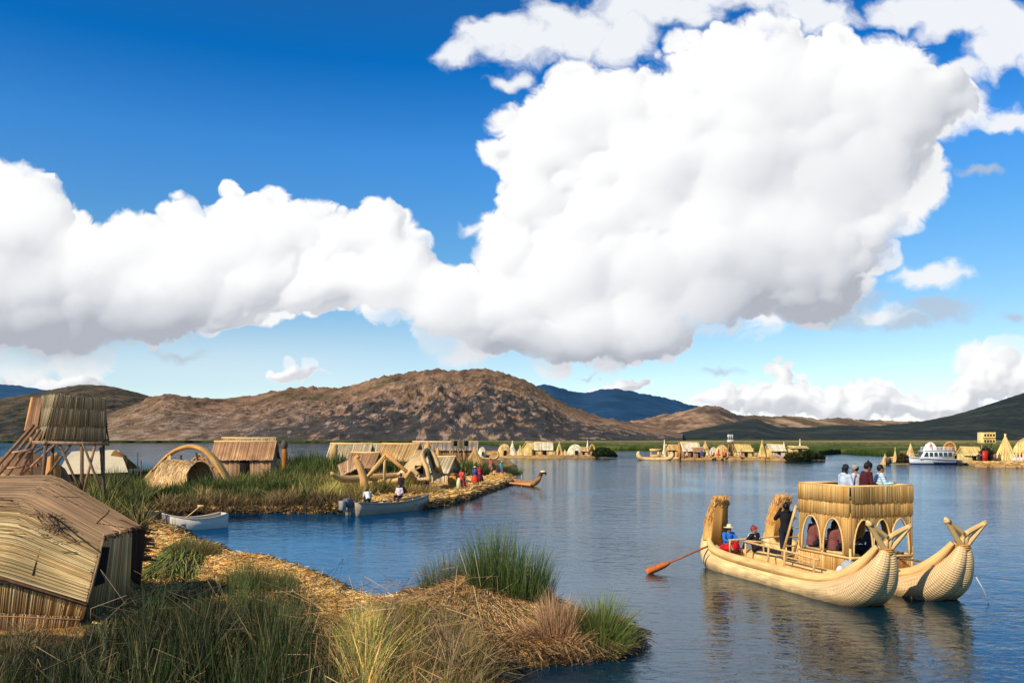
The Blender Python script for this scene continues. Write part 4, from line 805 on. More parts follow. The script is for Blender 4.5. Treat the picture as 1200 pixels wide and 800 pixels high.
# deck of cross-laid bundles between the hulls
g = MB()
for s in np.arange(1.0, 6.1, .16): g.tube([(s, .35, .38+.02*random.random()), (s+.03, 3.1, .38)], .085, 8)
g.build('deck', M['roll'], boat, True)
for (s, l, r) in ((1.75, 2.0, .13),):
    g = MB(); g.tube([(1.15, .98, .60), (3.3, .90, .60)], [.13, .14], 14); g.build('reed_roll', M['roll'], boat, True)
S0, S1, T0, T1 = 3.83, 6.06, 1.05, 3.20; ZF, ZB, ZT = .60, 2.22, 3.02
cabin = tag(bpy.data.objects.new('cabin', None)); C.objects.link(cabin); cabin.parent = boat
STC = np.array([(.86,.52,.17), (.92,.62,.25), (.78,.42,.11), (.68,.35,.09), (.95,.70,.33), (.84,.44,.11)])
def wall(p0, p1, arches, seed, dim=1.0):
    p0 = np.array(p0, float); p1 = np.array(p1, float); L = np.linalg.norm(p1-p0); d = (p1-p0)/L; nrm = np.array((d[1], -d[0])); rg = np.random.default_rng(seed)
    def under(x):                       # lowest point of the hanging reeds at x
        z = np.full(x.shape, 1.12)
        for c, hw in arches:
            u = (x-c)/hw; z = np.where(np.abs(u) < 1, np.maximum(z, 1.22+.88*np.sqrt(np.clip(1-u*u, 0, 1))), z)
        return z
    A = []; B = []; col = []
    def layer(z1, z0f, off, n, jit, tone=1.0, r=.012):
        x = np.linspace(.01, L-.01, n)+rg.normal(0, .004, n); x = np.clip(x, .0, L); q = p0+d*x[:, None]+nrm*(off+rg.uniform(-.008, .008, n))[:, None]; q2 = q+nrm*.012
        zt = np.full(n, z1)+rg.normal(0, jit*.4, n); zb = z0f(x)+rg.normal(0, jit, n); A.append(np.column_stack([q, zt])); B.append(np.column_stack([q2, zb])); col.append(STC[rg.integers(0, 6, n)]*rg.uniform(.75, 1.1, (n, 1))*tone*dim)
    nn = int(L*95)
    layer(2.30, under, 0, nn, .006); layer(2.28, under, .016, nn, .006, .95)
    layer(ZT, lambda x: x*0+2.58, .050, nn, .018, 1.0); layer(ZT-.02, lambda x: x*0+2.6, .03, nn, .01, .85)
    layer(2.62, lambda x: x*0+2.20, .034, nn, .022, 1.03); layer(2.66, lambda x: x*0+2.22, .012, nn, .01, .85)
    layer(1.02, lambda x: x*0+.36, .0, nn, .008, .98); layer(1.02, lambda x: x*0+.38, -.015, nn, .008, .8)
    mb = MB(); mb.strands(np.concatenate(A), np.concatenate(B), .0115, np.concatenate(col), 4, 1.0)
    w_ = mb.build('wall', M['litter'], cabin)
    for c, hw in arches:               # bent-reed rim of each arch
        th = np.linspace(-.15, math.pi+.15, 22); x = c+np.cos(th)*hw*1.0; z = 1.22+.88*np.sin(th)
        q = p0+d*x[:, None]+nrm*.03; g = MB(); g.tube(np.column_stack([q, z]), .028, 8); g.build('arch_rim', M['roll'], w_, True)
    for x in [0]+[(arches[i][0]+arches[i+1][0])/2 for i in range(len(arches)-1)]:
        g = MB(); q = p0+d*x; g.tube([(*q, .36), (*q, 1.3)], [.035, .04], 8); g.build('post', M['roll'], w_, True)
    g = MB(); q0 = p0+nrm*.03; q1 = p1+nrm*.03; g.tube([(*q0, 1.04), (*q1, 1.04)], .035, 8); g.build('sill_roll', M['roll'], w_, True)
    return w_
wall((S0, T0), (S1, T0), [(.58, .43), (1.55, .43)], 1)               # towards the near hull
wall((S1, T0), (S1, T1), [(.42, .33), (1.07, .30), (1.70, .33)], 2)   # towards the bows
wall((S1, T1), (S0, T1), [(.58, .43), (1.55, .43)], 3, .8)
wall((S0, T1), (S0, T0), [(.42, .33), (1.07, .30), (1.70, .33)], 4, .8)
g = MB(); g.box(((S0+S1)/2, (T0+T1)/2, ZB-.04), (S1-S0-.06, T1-T0-.06, .06), None, (.5, .4, .3)); g.build('upper_floor', M['pole'], cabin)
g = MB(); g.box(((S0+S1)/2, (T0+T1)/2, .70), (S1-S0-.1, T1-T0-.1, .05), None, (.6, .5, .35)); g.build('lower_floor', M['pole'], cabin)
g = MB()
cs = [(S0, T0), (S1, T0), (S1, T1), (S0, T1)]
for i in range(4):
    a, b_ = cs[i], cs[(i+1) % 4]; g.tube([(*a, ZT+.015), (*b_, ZT+.015)], .036, 8)
g.build('top_rail', M['roll'], cabin, True)
for i in (0, 1):
    g = MB(); g.box(((S0+S1)/2, T0+.34+i*1.45, ZB+.40), (1.7, .32, .05)); [g.box((S0+.3+k*1.5, T0+.34+i*1.45, ZB+.19), (.06, .28, .38)) for k in (0, 1)]; g.build('bench', M['pole'], cabin)
    g = MB(); g.box(((S0+S1)/2, T0+.28+i*1.5, 1.08), (1.9, .34, .06)); [g.box((S0+.3+k*1.5, T0+.28+i*1.5, .87), (.06, .3, .36)) for k in (0, 1)]; g.build('bench', M['pole'], cabin)
# side rail on the near hull, and the ladder to the upper deck
g = MB(); rail = [(1.95, .36, 1.06), (3.2, .40, 1.03), (4.5, .42, .99), (5.5, .44, .94)]
g.tube(rail, .036, 8); g.tube([(3.6, .42, .84), (5.4, .44, .80)], .026, 8)
for s, z in ((1.98, 1.06), (3.2, 1.03), (4.0, 1.0), (5.35, .95)): g.tube([(s, .37, .46), (s, .39, z)], .034, 8)
g.tube([(2.0, .37, 1.08), (2.12, .95, 1.04)], .034, 8); g.tube([(2.12, .95, 1.04), (2.14, .97, .62)], .03, 8); g.tube([(2.12, .95, 1.05), (2.9, 1.35, 1.0)], .025, 8)
g.build('side_rail', M['pole'], boat, True)
g = MB()
for dt in (0, .42): g.tube([(3.15, .86+dt, .58), (3.76, .98+dt, 2.35)], .042, 10)
for k in range(6):
    f = (k+.6)/6; g.tube([(3.15+.61*f, .84+.12*f, .58+1.77*f), (3.15+.61*f, 1.30+.12*f, .58+1.77*f)], .024, 8)
g.build('ladder', M['pole'], boat, True)
g = MB(); g.tube([(1.2, .25, 1.02), (1.2, 3.2, 1.1)], .03, 8); g.tube([(1.2, .3, .6), (1.2, .3, 1.03)], .03, 8); g.tube([(1.2, 3.1, .6), (1.2, 3.1, 1.1)], .03, 8); g.build('cross_pole', M['pole'], boat, True)
# poles reaching from the cabin to the far bow
g = MB(); g.tube([(6.05, 2.7, .98), (7.3, 3.2, .92)], .03, 8); g.tube([(6.05, 2.4, .66), (7.1, 2.7, .6)], .05, 8); g.build('tie_pole', M['wood'], boat, True)
# fore hull: rolled end sticking up beside the far bow
g = MB(); g.tube([(6.5, 3.45, .66), (6.85, 3.50, .95), (7.1, 3.55, 1.30)], [.12, .11, .07], 10); g.build('upright_roll', M['roll'], boat, True)
g = MB(); g.tube([(8.0, 3.45, .75), (8.1, 3.62, .4), (8.16, 3.8, -.05)], .012, 6); g.build('mooring_line', cmat((.7, .7, .66), 'line'), boat, True)

# oar over the stern quarter
p0 = np.array((*BW(.25, .30)[:2], .80)); p1 = dep(758, 668, 27.6); p1 = np.array((p1[0], p1[1], .06)); d = (p1-p0); Lo = np.linalg.norm(d); d /= Lo
oar = thing('oar', 'long oar with a broad orange blade held out over the water from the stern', 'oar', tuple(p1))
def rel(p): return np.array(p)-p1
g = MB(); g.tube([rel(p0-d*.45), rel(p0+d*(Lo-1.0))], [.032, .036], 10, col=(1.1, .45, .30)); g.build('shaft', cmat((.36, .13, .07), 'varnish'), oar, True)
g = MB(); u = np.cross(d, (0, 0, 1)); u /= np.linalg.norm(u); v = np.cross(u, d); R = np.stack([d, (u*.5+v*.86)/np.linalg.norm(u*.5+v*.86), np.cross(d, (u*.5+v*.86)/np.linalg.norm(u*.5+v*.86))], 1)
a0 = rel(p0+d*(Lo-1.05)); a1 = rel(p1); bl = [(0, .03), (.12, .07), (.3, .105), (.95, .125), (1.05, .10)]
V = []
for x, w_ in bl:
    for yy, zz in ((-w_, 0), (0, .018), (w_, 0), (0, -.018)): V.append(a0+R @ np.array((x, yy, zz)))
q = [(i*4+j, i*4+(j+1) % 4, i*4+4+(j+1) % 4, i*4+4+j) for i in range(4) for j in range(4)]+[(0, 3, 2, 1), (16, 17, 18, 19)]
g.add(V, [np.array(q)]); g.build('blade', cmat((.75, .20, .045), 'varnish'), oar)

# passengers.  heading: local +Y is turned to the wanted direction in the boat frame
def bpers(label, s, t, z, face, **k):           # face: degrees in boat frame, 0 = to the bows
    return person(label, BW(s, t, z), BYAW+math.radians(face)-math.pi/2, **k)
bpers('rower in a bright blue jacket, red skirt and straw hat seated at the near stern', .75, .50, .62, 0, pose='floor', top=(.02, .17, .62), skirt=(.55, .01, .02), hat='brim', hatc=(.75, .62, .38), arms='row', h=1.55, lean=.12, hair='braids')
bpers('person in black with white collar and red cap leaning back on the boat deck', 1.70, 1.02, .56, 25, pose='recline', top=(.014, .014, .017), legs=(.02, .02, .025), hat='cap', hatc=(.42, .05, .05), lean=-.22, arms='back', h=1.75, shawl=(.70, .70, .70))
ph = bpers('person in black coat and dark jeans standing on deck, raising a camera', 2.75, 1.35, .47, 158, pose='stand', top=(.010, .010, .013), legs=(.012, .014, .028), arms='camera', h=1.85, hood=1, hair='short')
bpers('passenger in a plain maroon top seated with back to the first cabin arch', 4.02, 1.36, .70, 80, pose='sit', top=(.22, .07, .06), arms='lap', h=1.74, lean=.10)
bpers('passenger in a maroon top with a dark ponytail under the second cabin arch', 4.98, 1.36, .70, 95, pose='sit', top=(.21, .068, .06), arms='lap', h=1.66, lean=.05, hair='long')
bpers('passenger in dark clothes sitting inside the cabin behind the fish-tail bow', 5.6, 2.2, .70, 200, pose='sit', top=(.02, .03, .06), arms='fwd', h=1.62, lean=.1)
bpers('passenger in a pale grey-blue jacket and dark hat on the upper deck', 5.40, 1.42, ZB+.12, 95, pose='sit', top=(.55, .62, .74), hat='bowler', hatc=(.02, .022, .028), arms='lap', h=1.62, hood=1, hair='long')
bpers('passenger in a striped beanie and pale top between the two others on the upper deck', 4.75, 2.35, ZB+.12, 210, pose='sit', top=(.62, .60, .62), hat='beanie', hatc='stripe', arms='lap', h=1.62)
bpers('broad-shouldered passenger in a dark maroon jumper on the upper deck', 5.66, 1.88, ZB+.10, 75, pose='sit', top=(.075, .012, .018), hat='beanie', hatc=(.02, .015, .015), arms='lap', h=1.80, lean=.12)
bpers('passenger with reddish hair in a blue and white striped top on the upper deck', 5.50, 2.58, ZB+.12, 60, pose='sit', topmat=stripemat((.30, .55, .70), (.80, .82, .84), .07), arms='fwd', h=1.66, hair='short')
# camera held by the standing person
cmr = thing('camera', 'small white camera held up by the person in the black coat', 'camera', BW(2.53, 1.44, 2.22), BYAW); g = MB(); g.box((0, 0, 0), (.07, .13, .09), col=(.6, .6, .6)); g.build('camera_body', M['paint'], cmr); g = MB(); g.tube([(-.03, 0, 0), (-.10, 0, 0)], .032, 12, col=(.04, .04, .04)); g.build('lens', M['paint'], cmr)
# striped blanket bundle over the cabin corner sill and a small white bag
bk = tag(MB().ell((0, 0, 0), (.26, .24, .20), 18, 12).build('blanket_bundle', stripemat((.12, .16, .20), (.60, .66, .68), .03), None, True), 'grey and white striped blanket bundle on deck by the cabin corner', 'blanket'); bk.location = BW(6.22, .90, .80); bk.rotation_euler = (.3, .4, .2)
bg_ = tag(MB().ell((0, 0, 0), (.11, .09, .16), 12, 8, (.75, .78, .8)).build('plastic_bag', M['paint'], None, True), 'small white plastic bag below the striped blanket bundle', 'bag'); bg_.location = BW(6.24, .55, .72)
# ================= near hut with the long sloping reed-mat roof =================
def bil(P, u, v):          # bilinear point on quad P[0..3] = (0,0) (1,0) (1,1) (0,1)
    P = [np.asarray(p, float) for p in P]; u = np.asarray(u)[..., None]; v = np.asarray(v)[..., None]
    return P[0]*(1-u)*(1-v)+P[1]*u*(1-v)+P[2]*u*v+P[3]*(1-u)*v
def reed_panel(mb, P, n, r, cols, seed, along='v', jit=.02, off=.02, layers=1, tone=1.0, seg=1, bow=0, edge=.02, out=None):
    """strands laid over the quad P, running along v (or u), with a thin backing sheet"""
    rg = np.random.default_rng(seed); P = [np.asarray(p, float) for p in P]; nrm = np.cross(P[1]-P[0], P[3]-P[0]); nrm /= np.linalg.norm(nrm); cols = np.array(cols)
    if out is not None and np.dot(nrm, out) < 0: nrm = -nrm
    A = []; B = []; cc = []
    for l in range(layers):
        a = np.linspace(0, 1, n)+rg.normal(0, .3/n, n)
        ends = [rg.normal(-edge*.3, edge, n), 1+rg.normal(edge*.3, edge, n)]
        c = cols[rg.integers(0, len(cols), n)]*rg.uniform(.7, 1.15, (n, 1))*tone
        o_ = (off*(l+1)*.5+rg.uniform(0, off*.6, n))[:, None]
        for s in range(seg):
            t0 = ends[0]+(ends[1]-ends[0])*s/seg; t1 = ends[0]+(ends[1]-ends[0])*(s+1)/seg
            j = rg.normal(0, jit/n*8, n); f0 = (a, t0) if along == 'v' else (t0, a); f1 = (a+j*.1, t1) if along == 'v' else (t1, a+j*.1)
            b0 = bow*np.sin(np.pi*np.clip(f0[1], 0, 1)); b1 = bow*np.sin(np.pi*np.clip(f1[1], 0, 1))
            o = o_
            A.append(bil(P, *f0)+nrm*(o+b0[:, None])); B.append(bil(P, *f1)+nrm*(o+b1[:, None])); cc.append(c)
    mb.strands(np.concatenate(A), np.concatenate(B), r, np.concatenate(cc), 4, .95, np.tile(rg.random(n)*6.28, len(A))[:, None])
    m_ = 10 if n > 100 else 2; uu, vv = np.meshgrid(np.linspace(0, 1, m_), np.linspace(0, 1, m_)); mb.grid(bil(P, uu, vv)-nrm*(.05 if n > 150 else 0), np.array(cols).mean(0)*.4*tone)
    return mb
YEL = [(.78,.52,.21), (.88,.64,.29), (.58,.37,.15), (.30,.18,.08), (.92,.74,.40)]
BRN = [(.36,.22,.12), (.30,.18,.10), (.44,.28,.16), (.24,.15,.09), (.40,.24,.13)]
GRY = [(.30,.24,.14), (.38,.30,.18), (.24,.19,.11), (.44,.35,.22), (.18,.14,.08)]
HB = np.array((-10.0, 18.0, 0.3))
nh = thing('reed_hut', 'nearest reed hut with a long sagging reed-mat roof, beside the straw path', 'hut', tuple(HB))
def hp(px, py, Y): return dep(px, py, Y)-HB
R0 = hp(-190, 560, 19.6); R1 = hp(66, 556, 20.6); R2 = hp(166, 617, 20.3); G_ = hp(121, 630, 18.7); E1 = hp(101, 706, 17.5); E0 = hp(0, 674, 17.25); Em = hp(-190, 640, 16.9)
Q1 = hp(0, 600, 18.8); Q1b = hp(62, 601, 18.95)
# one sagging slope, laid as a patch between eave, ridge and verge; straws run along it
rf = MB()
mid0 = hp(-190, 612, 18.3); mid1 = hp(62, 604, 18.9)
def poly(P, k, t):
    P = np.array(P); out = np.stack([np.interp(t, k, P[:, c]) for c in range(3)], -1); return out
def slope(u, v):
    bt = poly([Em, E0, E1], [0, .65, 1], v); tp_ = poly([R0, R1, R2], [0, .70, 1], v); lf = poly([Em, R0], [0, 1], u); rt = poly([E1, G_, R2], [0, .62, 1], u); U = u[..., None]; V_ = v[..., None]
    S_ = (1-U)*bt+U*tp_+(1-V_)*lf+V_*rt-((1-U)*(1-V_)*Em+U*(1-V_)*R0+(1-U)*V_*E1+U*V_*R2)
    S_[..., 2] += .018*np.sin(u*np.pi)*np.sin(v*5)-.03*np.sin(u*np.pi*2+v*3); return S_
uu, vv = np.meshgrid(np.linspace(0, 1, 24), np.linspace(0, 1, 24)); rf.grid(slope(uu, vv)-np.array((.0, -.07, .10)), (.07, .045, .025))
rg = np.random.default_rng(77); off_ = np.array((.05, -.55, .80))
for lay, n in ((0, 420), (1, 270), (2, 160)):
    u0 = np.sort(rg.random(n)); v0 = rg.uniform(-.02, .6, n)*(rg.random(n) < (.25 if lay else 0)); v1 = 1+rg.normal(0, .006, n)
    br = sstep(.42, .60, u0+rg.normal(0, .07, n)+.10*fbm(u0*9, u0*0, 2, 5)); Yc = np.array(YEL)[rg.integers(0, 5, n)]; Bc = np.array(BRN)[rg.integers(0, 5, n)]*1.25
    col = (Yc*(1-br[:, None])+Bc*br[:, None])*rg.uniform(.5, 1.12, (n, 1)); K = 26; T = v0[:, None]+(v1-v0)[:, None]*np.linspace(0, 1, K)[None]
    Pp = slope(np.clip(u0[:, None]+rg.normal(0, .012, (n, 1))*T, 0, 1), np.clip(T, 0, 1))+(.004+.010*lay+rg.uniform(0, .012, n))[:, None, None]*off_
    tone = 1+.30*fbm(T*4, np.repeat(u0[:, None], K, 1)*12, 3, 8+lay)[..., None]; rf.rods(Pp, rg.uniform(.006, .0115, n), col[:, None, :]*tone)
# brown straws overlapping down onto the yellow ones, and the shaggy verge
rg = np.random.default_rng(5); n = 36; u = rg.random(n); v = rg.random(n)*.8
A = bil([mid0, mid1, R1, R0], u, v); D = (G_-mid0); D = D/np.linalg.norm(D); 
A2 = A+np.array((0, -.03, .05)); B2 = A2+D*rg.uniform(.2, .6, (n, 1))+rg.normal(0, .02, (n, 3))
rf.strands(A2, B2, .011, np.array(BRN+YEL[:2])[rg.integers(0, 7, n)]*rg.uniform(.6, 1.2, (n, 1)))
n = 40; u = rg.random(n); A = slope(.3+.3*rg.random(n), .3+.6*u)+np.array((0, -.04, .055)); B = A+D*rg.uniform(.1, .4, (n, 1))+rg.normal(0, .03, (n, 3)); rf.strands(A, B, .010, np.array(BRN)[rg.integers(0, 5, n)]*.8)
# back slope
Bk0 = hp(-190, 600, 24.5)+np.array((0, 0, -1.0)); Bk1 = hp(166, 617, 22.3)+np.array((0, 0, -.9))
reed_panel(rf, [R0, Bk0, Bk1, R2], 120, .02, BRN, 14, 'v', out=(0, 1, 1))
roof = rf.build('roof', M['litter'], nh)
# eave: thick edge roll, ties and cord
g = MB(); g.tube([Em+(0, -.03, -.03), E0+(0, -.03, -.04), E1+(.03, -.02, -.03)], [.05, .05, .045], 8, col=(.75, .55, .4)); g.build('eave_roll', M['wood'], roof, True)
g = MB(); g.tube([G_+(.02, 0, .02), (G_+E1)/2+(.04, -.03, 0), E1+(.02, 0, -.02)], .028, 8, col=(1.6, 1.4, 1.1)); g.build('verge_pole', M['wood'], roof, True)
for px0, y0, px1, y1, c in ((66, 610, 40, 675, (.06, .045, .03)), (90, 626, 46, 688, (.5, .38, .18)), (58, 604, 66, 616, (.06, .045, .03)), (128, 600, 108, 622, (.10, .07, .05)), (140, 611, 166, 622, (.10, .07, .05))):
    a = hp(px0, y0, 18.8)+(0, -.06, .06); b = hp(px1, y1, 17.55)+(0, -.06, .03); m_ = (a+b)/2+(.06*random.uniform(-1, 1), 0, .01)
    if px0 in (128, 140): a = hp(px0, y0, 19.6)+(0, 0, .05); b = hp(px1, y1, 19.2)+(0, 0, .06); m_ = (a+b)/2
    g = MB(); g.tube(spline([a, (a+m_)/2+(.03, 0, 0), m_, b], 12), .016, 6, col=np.array(c)*10); g.build('cord', M['rope'], roof, True)
rgk = np.random.default_rng(8); g = MB(); c = hp(70, 612, 18.55)
us = .50+rgk.normal(0, .02, 90); vs = .82+rgk.normal(0, .025, 90); g.strands(slope(us, vs)+(0, -.04, .06), slope(us+rgk.normal(0, .035, 90), vs+rgk.normal(0, .03, 90))+(0, -.05, .08), .009, np.array(BRN+[(.1,.07,.05)])[rgk.integers(0, 6, 90)]); g.build('loose_straw', M['litter'], roof)
# near wall of upright reeds, two courses
wb0 = hp(-190, 764, 16.9); wb1 = hp(92, 738, 17.9)
wl = MB(); top0 = Em+(0, .06, -.02); top1 = E1+(-.05, .12, -.02)
q0 = top0*.42+wb0*.58; q1 = top1*.42+wb1*.58
reed_panel(wl, [top0, top1, q1, q0], 230, .018, YEL+[(.30,.18,.09)], 21, 'v', layers=2, out=(.2, -1, .25)); reed_panel(wl, [q0-(0, .04, -.05), q1-(0, .04, -.05), wb1-(0, .05, 0), wb0-(0, .05, 0)], 200, .019, [(.58,.44,.24), (.40,.29,.14), (.30,.18,.09), (.68,.54,.33)], 22, 'v', layers=2, out=(.2, -1, .25))
w_ = wl.build('wall', M['litter'], nh)
g = MB(); g.tube([wb0+(0, -.10, .02), wb1+(.05, -.08, .02)], .035, 8, col=(1.1, .7, .5)); g.build('ground_pole', M['wood'], w_, True)
g = MB(); g.tube([q0+(0, -.07, .0), q1+(0, -.07, 0)], .014, 6, col=(6, 4, 2)); g.build('binding_cord', M['rope'], w_, True)
# end wall towards the path, with a dark panel standing in for the unlit doorway and the hanging back flap
ga = G_+(-.02, .05, -.03); gb = hp(153, 625, 19.9); gc = hp(150, 702, 20.0); gd = hp(106, 728, 18.4)
ew = MB(); reed_panel(ew, [ga, gb, gc, gd], 110, .018, YEL+[(.5,.36,.16)], 23, 'v', layers=2, out=(.2, -1, .25)); e_ = ew.build('wall', M['litter'], nh)
ew = MB(); reed_panel(ew, [ga+(-.02, -.03, 0), ga, gd, wb1], 60, .016, YEL, 24, 'v', tone=.6, layers=1, out=(.2, -1, .25)); ew.build('wall', M['litter'], nh)
g = MB(); a = hp(119, 640, 18.5); b = hp(128, 640, 18.75); c = hp(122, 682, 18.6); d = hp(110, 686, 18.3); g.add(np.array([a, b, c, d])+(.05, -.08, 0), [[(0, 1, 2, 3)]]); g.build('doorway', M['dark'], e_)
g = MB(); reed_panel(g, [hp(152, 622, 20.0), hp(169, 617, 20.5), hp(163, 683, 20.6), hp(152, 676, 20.1)], 60, .018, [(.06,.035,.03), (.09,.05,.04), (.04,.025,.02)], 25, 'v', layers=2, out=(.2, -1, .25)); g.build('roof_flap', M['litter'], nh)  # shade of the flap's underside put into its dark straw colours
g = MB(); rgk = np.random.default_rng(9); n = 60; t = rgk.random(n)[:, None]; A = (G_+(R2-G_)*t)+(0, 0, .04); g.strands(A, A+np.array((.10, -.08, -.05))+rgk.normal(0, .05, (n, 3)), .014, (.12, .07, .05)); g.build('verge_straw', M['litter'], roof)

# ================= thatched lookout tower =================
TY = 40.0; TB = np.array((-20.6, TY, .35))
tw = thing('lookout_tower', 'raised lookout tower, a grey thatched box on crossed wooden legs', 'tower', tuple(TB))
def tp(px, py, Y=TY): return dep(px, py, Y)-TB
ZP = 4.4-.002*TY
bx = [tp(53, 515, TY-.9), tp(124, 515, TY+.3), tp(124, 515, TY+3.2), tp(44, 515, TY+2.0)]     # foot of the box: front-left, front-right, back-right, back-left
tx = [tp(66, 463, TY-.7), tp(122, 468, TY+.4), tp(118, 468, TY+3.0), tp(50, 465, TY+1.9)]
fr = MB(); 
for i in range(4):
    P = [bx[i], bx[(i+1) % 4], tx[(i+1) % 4], tx[i]]
    for k, (v0, v1) in enumerate(((0, .40), (.33, .72), (.66, 1.0))):
        a = bil(P, 0., v0); b = bil(P, 1., v0); c = bil(P, 1., v1); d = bil(P, 0., v1); nrm = np.cross(b-a, d-a); nrm /= np.linalg.norm(nrm)
        if i == 3: nrm = nrm
        o = nrm*(.10-.04*k) if k < 2 else nrm*.02
        reed_panel(fr, [d+nrm*(.02), c+nrm*.02, b+o, a+o], 150, .020, GRY, 31+i*3+k, 'v', layers=2, edge=.05, out=nrm)
fr.add(np.array(tx)-(0, 0, .12), [[(0, 1, 2, 3)]], (.1, .08, .05)); thb = fr.build('thatched_box', M['thatch' if False else 'litter'], tw)
pl = MB(); 
for (a, b) in ((0, 1), (1, 2), (2, 3), (3, 0)): pl.beam(bx[a]*1.02-(0, 0, .10), bx[b]*1.02-(0, 0, .10), .14, .12, (1.3, 1.2, 1.1))
for k in range(14):
    f = (k+.5)/14; pl.beam(bx[0]*(1-f)+bx[1]*f-(0, .25, .17), bx[3]*(1-f)+bx[2]*f-(0, 0, .17), .16, .05, (1.2, 1.1, 1))
pl.beam(tp(38, 518, TY-1.1), tp(128, 520, TY-.4), .12, .14, (1.5, 1.4, 1.3)); pl.build('platform', M['wood'], tw)
legs = [(37, 512, TY-.8, 35, 585), (54, 517, TY-1.0, 45, 590), (96, 517, TY-.6, 96, 590), (118, 517, TY-.2, 125, 592), (62, 517, TY+1.8, 58, 578), (121, 517, TY+3, 121, 580)]
for px, py, Y, qx, qy in legs:
    g = MB(); z0 = .2; a = dep(px, py, Y); b = np.array(((qx-600)/F*Y, Y, z0)); g.tube([b-TB, a-TB], [.095, .08], 8, col=(.8, .75, .7) if px != 37 else (2.2, 1.9, 1.6)); g.build('leg', M['wood'], tw, True)
for a, b in (((69, 519, TY-.8), (95, 577, TY-.8)), ((84, 519, TY-.7), (52, 562, TY-.9)), ((97, 519, TY-.7), (124, 590, TY-.5)), ((112, 519, TY-.5), (98, 576, TY-.7)), ((64, 521, TY-1.0), (24, 558, TY-1.0)), ((40, 530, TY), (60, 519, TY+1.0))):
    g = MB(); g.tube([tp(*a), tp(*b)], .058, 7, col=(1.9, 1.5, 1.2) if a[0] in (64, 112) else (1, .9, .8)); g.build('brace', M['wood'], tw, True)
# ladder poles and the leaning red-brown reed board on the tower's side
lad = thing('tower_ladder', 'bundle of slanting ladder poles leaning against the lookout tower', 'ladder', tuple(dep(5, 560, TY-1.5)*(1, 1, 0)+(0, 0, .35))); LB = np.array(lad.location)
for a, b in (((0, 546), (43, 500)), ((4, 556), (47, 503)), ((14, 560), (50, 506)), ((22, 553), (42, 517)), ((-10, 545), (40, 497))):
    g = MB(); g.tube([dep(a[0]-5, a[1]+14, TY-1.6)-LB, dep(*b, TY-.6)-LB], .075, 7, col=(1.1, .88, .75)); g.build('pole', M['wood'], lad, True)
for k in range(2):
    g = MB(); a = dep(6+9*k, 531-1*k+18*(1-k), TY-1.3)-LB; g.beam(a, a+(.8, .1, .12), .22, .08, (2.4, 2.1, 1.8)); g.build('step', M['wood'], lad)
bd = thing('leaning_reed_board', 'narrow red-brown reed board leaning against the back of the lookout tower', 'board', tuple(dep(35, 515, TY+1.5))); g = MB(); O = np.array(bd.location)
reed_panel(g, [dep(30, 503, TY+1)-O, dep(44, 501, TY+1)-O, dep(50, 467, TY+1.8)-O, dep(37, 466, TY+1.8)-O], 60, .02, [(.30,.15,.08), (.40,.22,.12), (.22,.11,.06)], 61, 'v', layers=2); g.build('reed_board', M['litter'], bd)
g = MB(); g.tube([dep(30, 504, TY+1)-O, dep(38, 466, TY+1.8)-O], .07, 8, col=(1.3, .9, .6)); g.build('edge_pole', M['pole'], bd, True)

# ================= generic reed huts =================
def gable_hut(label, loc, rz, L, D, hw, hr, cols, seed, door=True, n=90, over=.25, r=.03, wcols=None, name='reed_hut', group=None, hump=False, windows=0, wall_tone=.8):
    """ridge along local x; the long front faces local -y"""
    t = thing(name, label, 'hut', loc, rz, group); wcols = wcols or cols; rg = np.random.default_rng(seed)
    x, y = L/2, D/2; w = MB(); cn = [(-x, -y), (x, -y), (x, y), (-x, y)]
    for i in range(4):
        a, b = cn[i], cn[(i+1) % 4]; reed_panel(w, [(*a, -.1), (*b, -.1), (*b, hw), (*a, hw)], max(8, int(n*(L if i % 2 == 0 else D)/L*.7)), r, wcols, seed+i, 'v', tone=wall_tone)
    for s in (-1, 1): w.add([(s*x, -y, hw), (s*x, y, hw), (s*x, 0, hr)], [[(0, 1, 2)]], np.array(wcols).mean(0)*wall_tone*.8)
    wo = w.build('wall', M['litter'], t); rf = MB(); ox = x+over
    k = over/D*2*(hr-hw)
    for s in (-1, 1):
        P = [(-ox*s, -s*(y+over)*1, hw-k), (ox*s, -s*(y+over), hw-k), (ox*s, 0, hr+.03), (-ox*s, 0, hr+.03)]
        reed_panel(rf, [np.array(p, float) for p in P], n, r, cols, seed+7+s, 'v', layers=1, edge=.02)
    ro = rf.build('roof', M['litter'], t); g = MB(); g.tube([(-ox-.05, 0, hr+.06), (0, 0, hr+.02), (ox+.05, 0, hr+.06)], r*2.6, 8); g.build('ridge_roll', M['roll'], ro, True)
    if door:
        dw = min(.45, L*.12); dx = L*.05; g = MB(); g.box((dx, -y-.04-r, hw*.45), (dw*2, .03, hw*.9)); g.build('doorway', M['dark'], wo)
    for i in range(windows):
        g = MB(); g.box((-L*.28+i*L*.55, -y-.04-r, hw*.6), (.5, .03, .5)); g.build('window', M['dark'], wo)
    return t
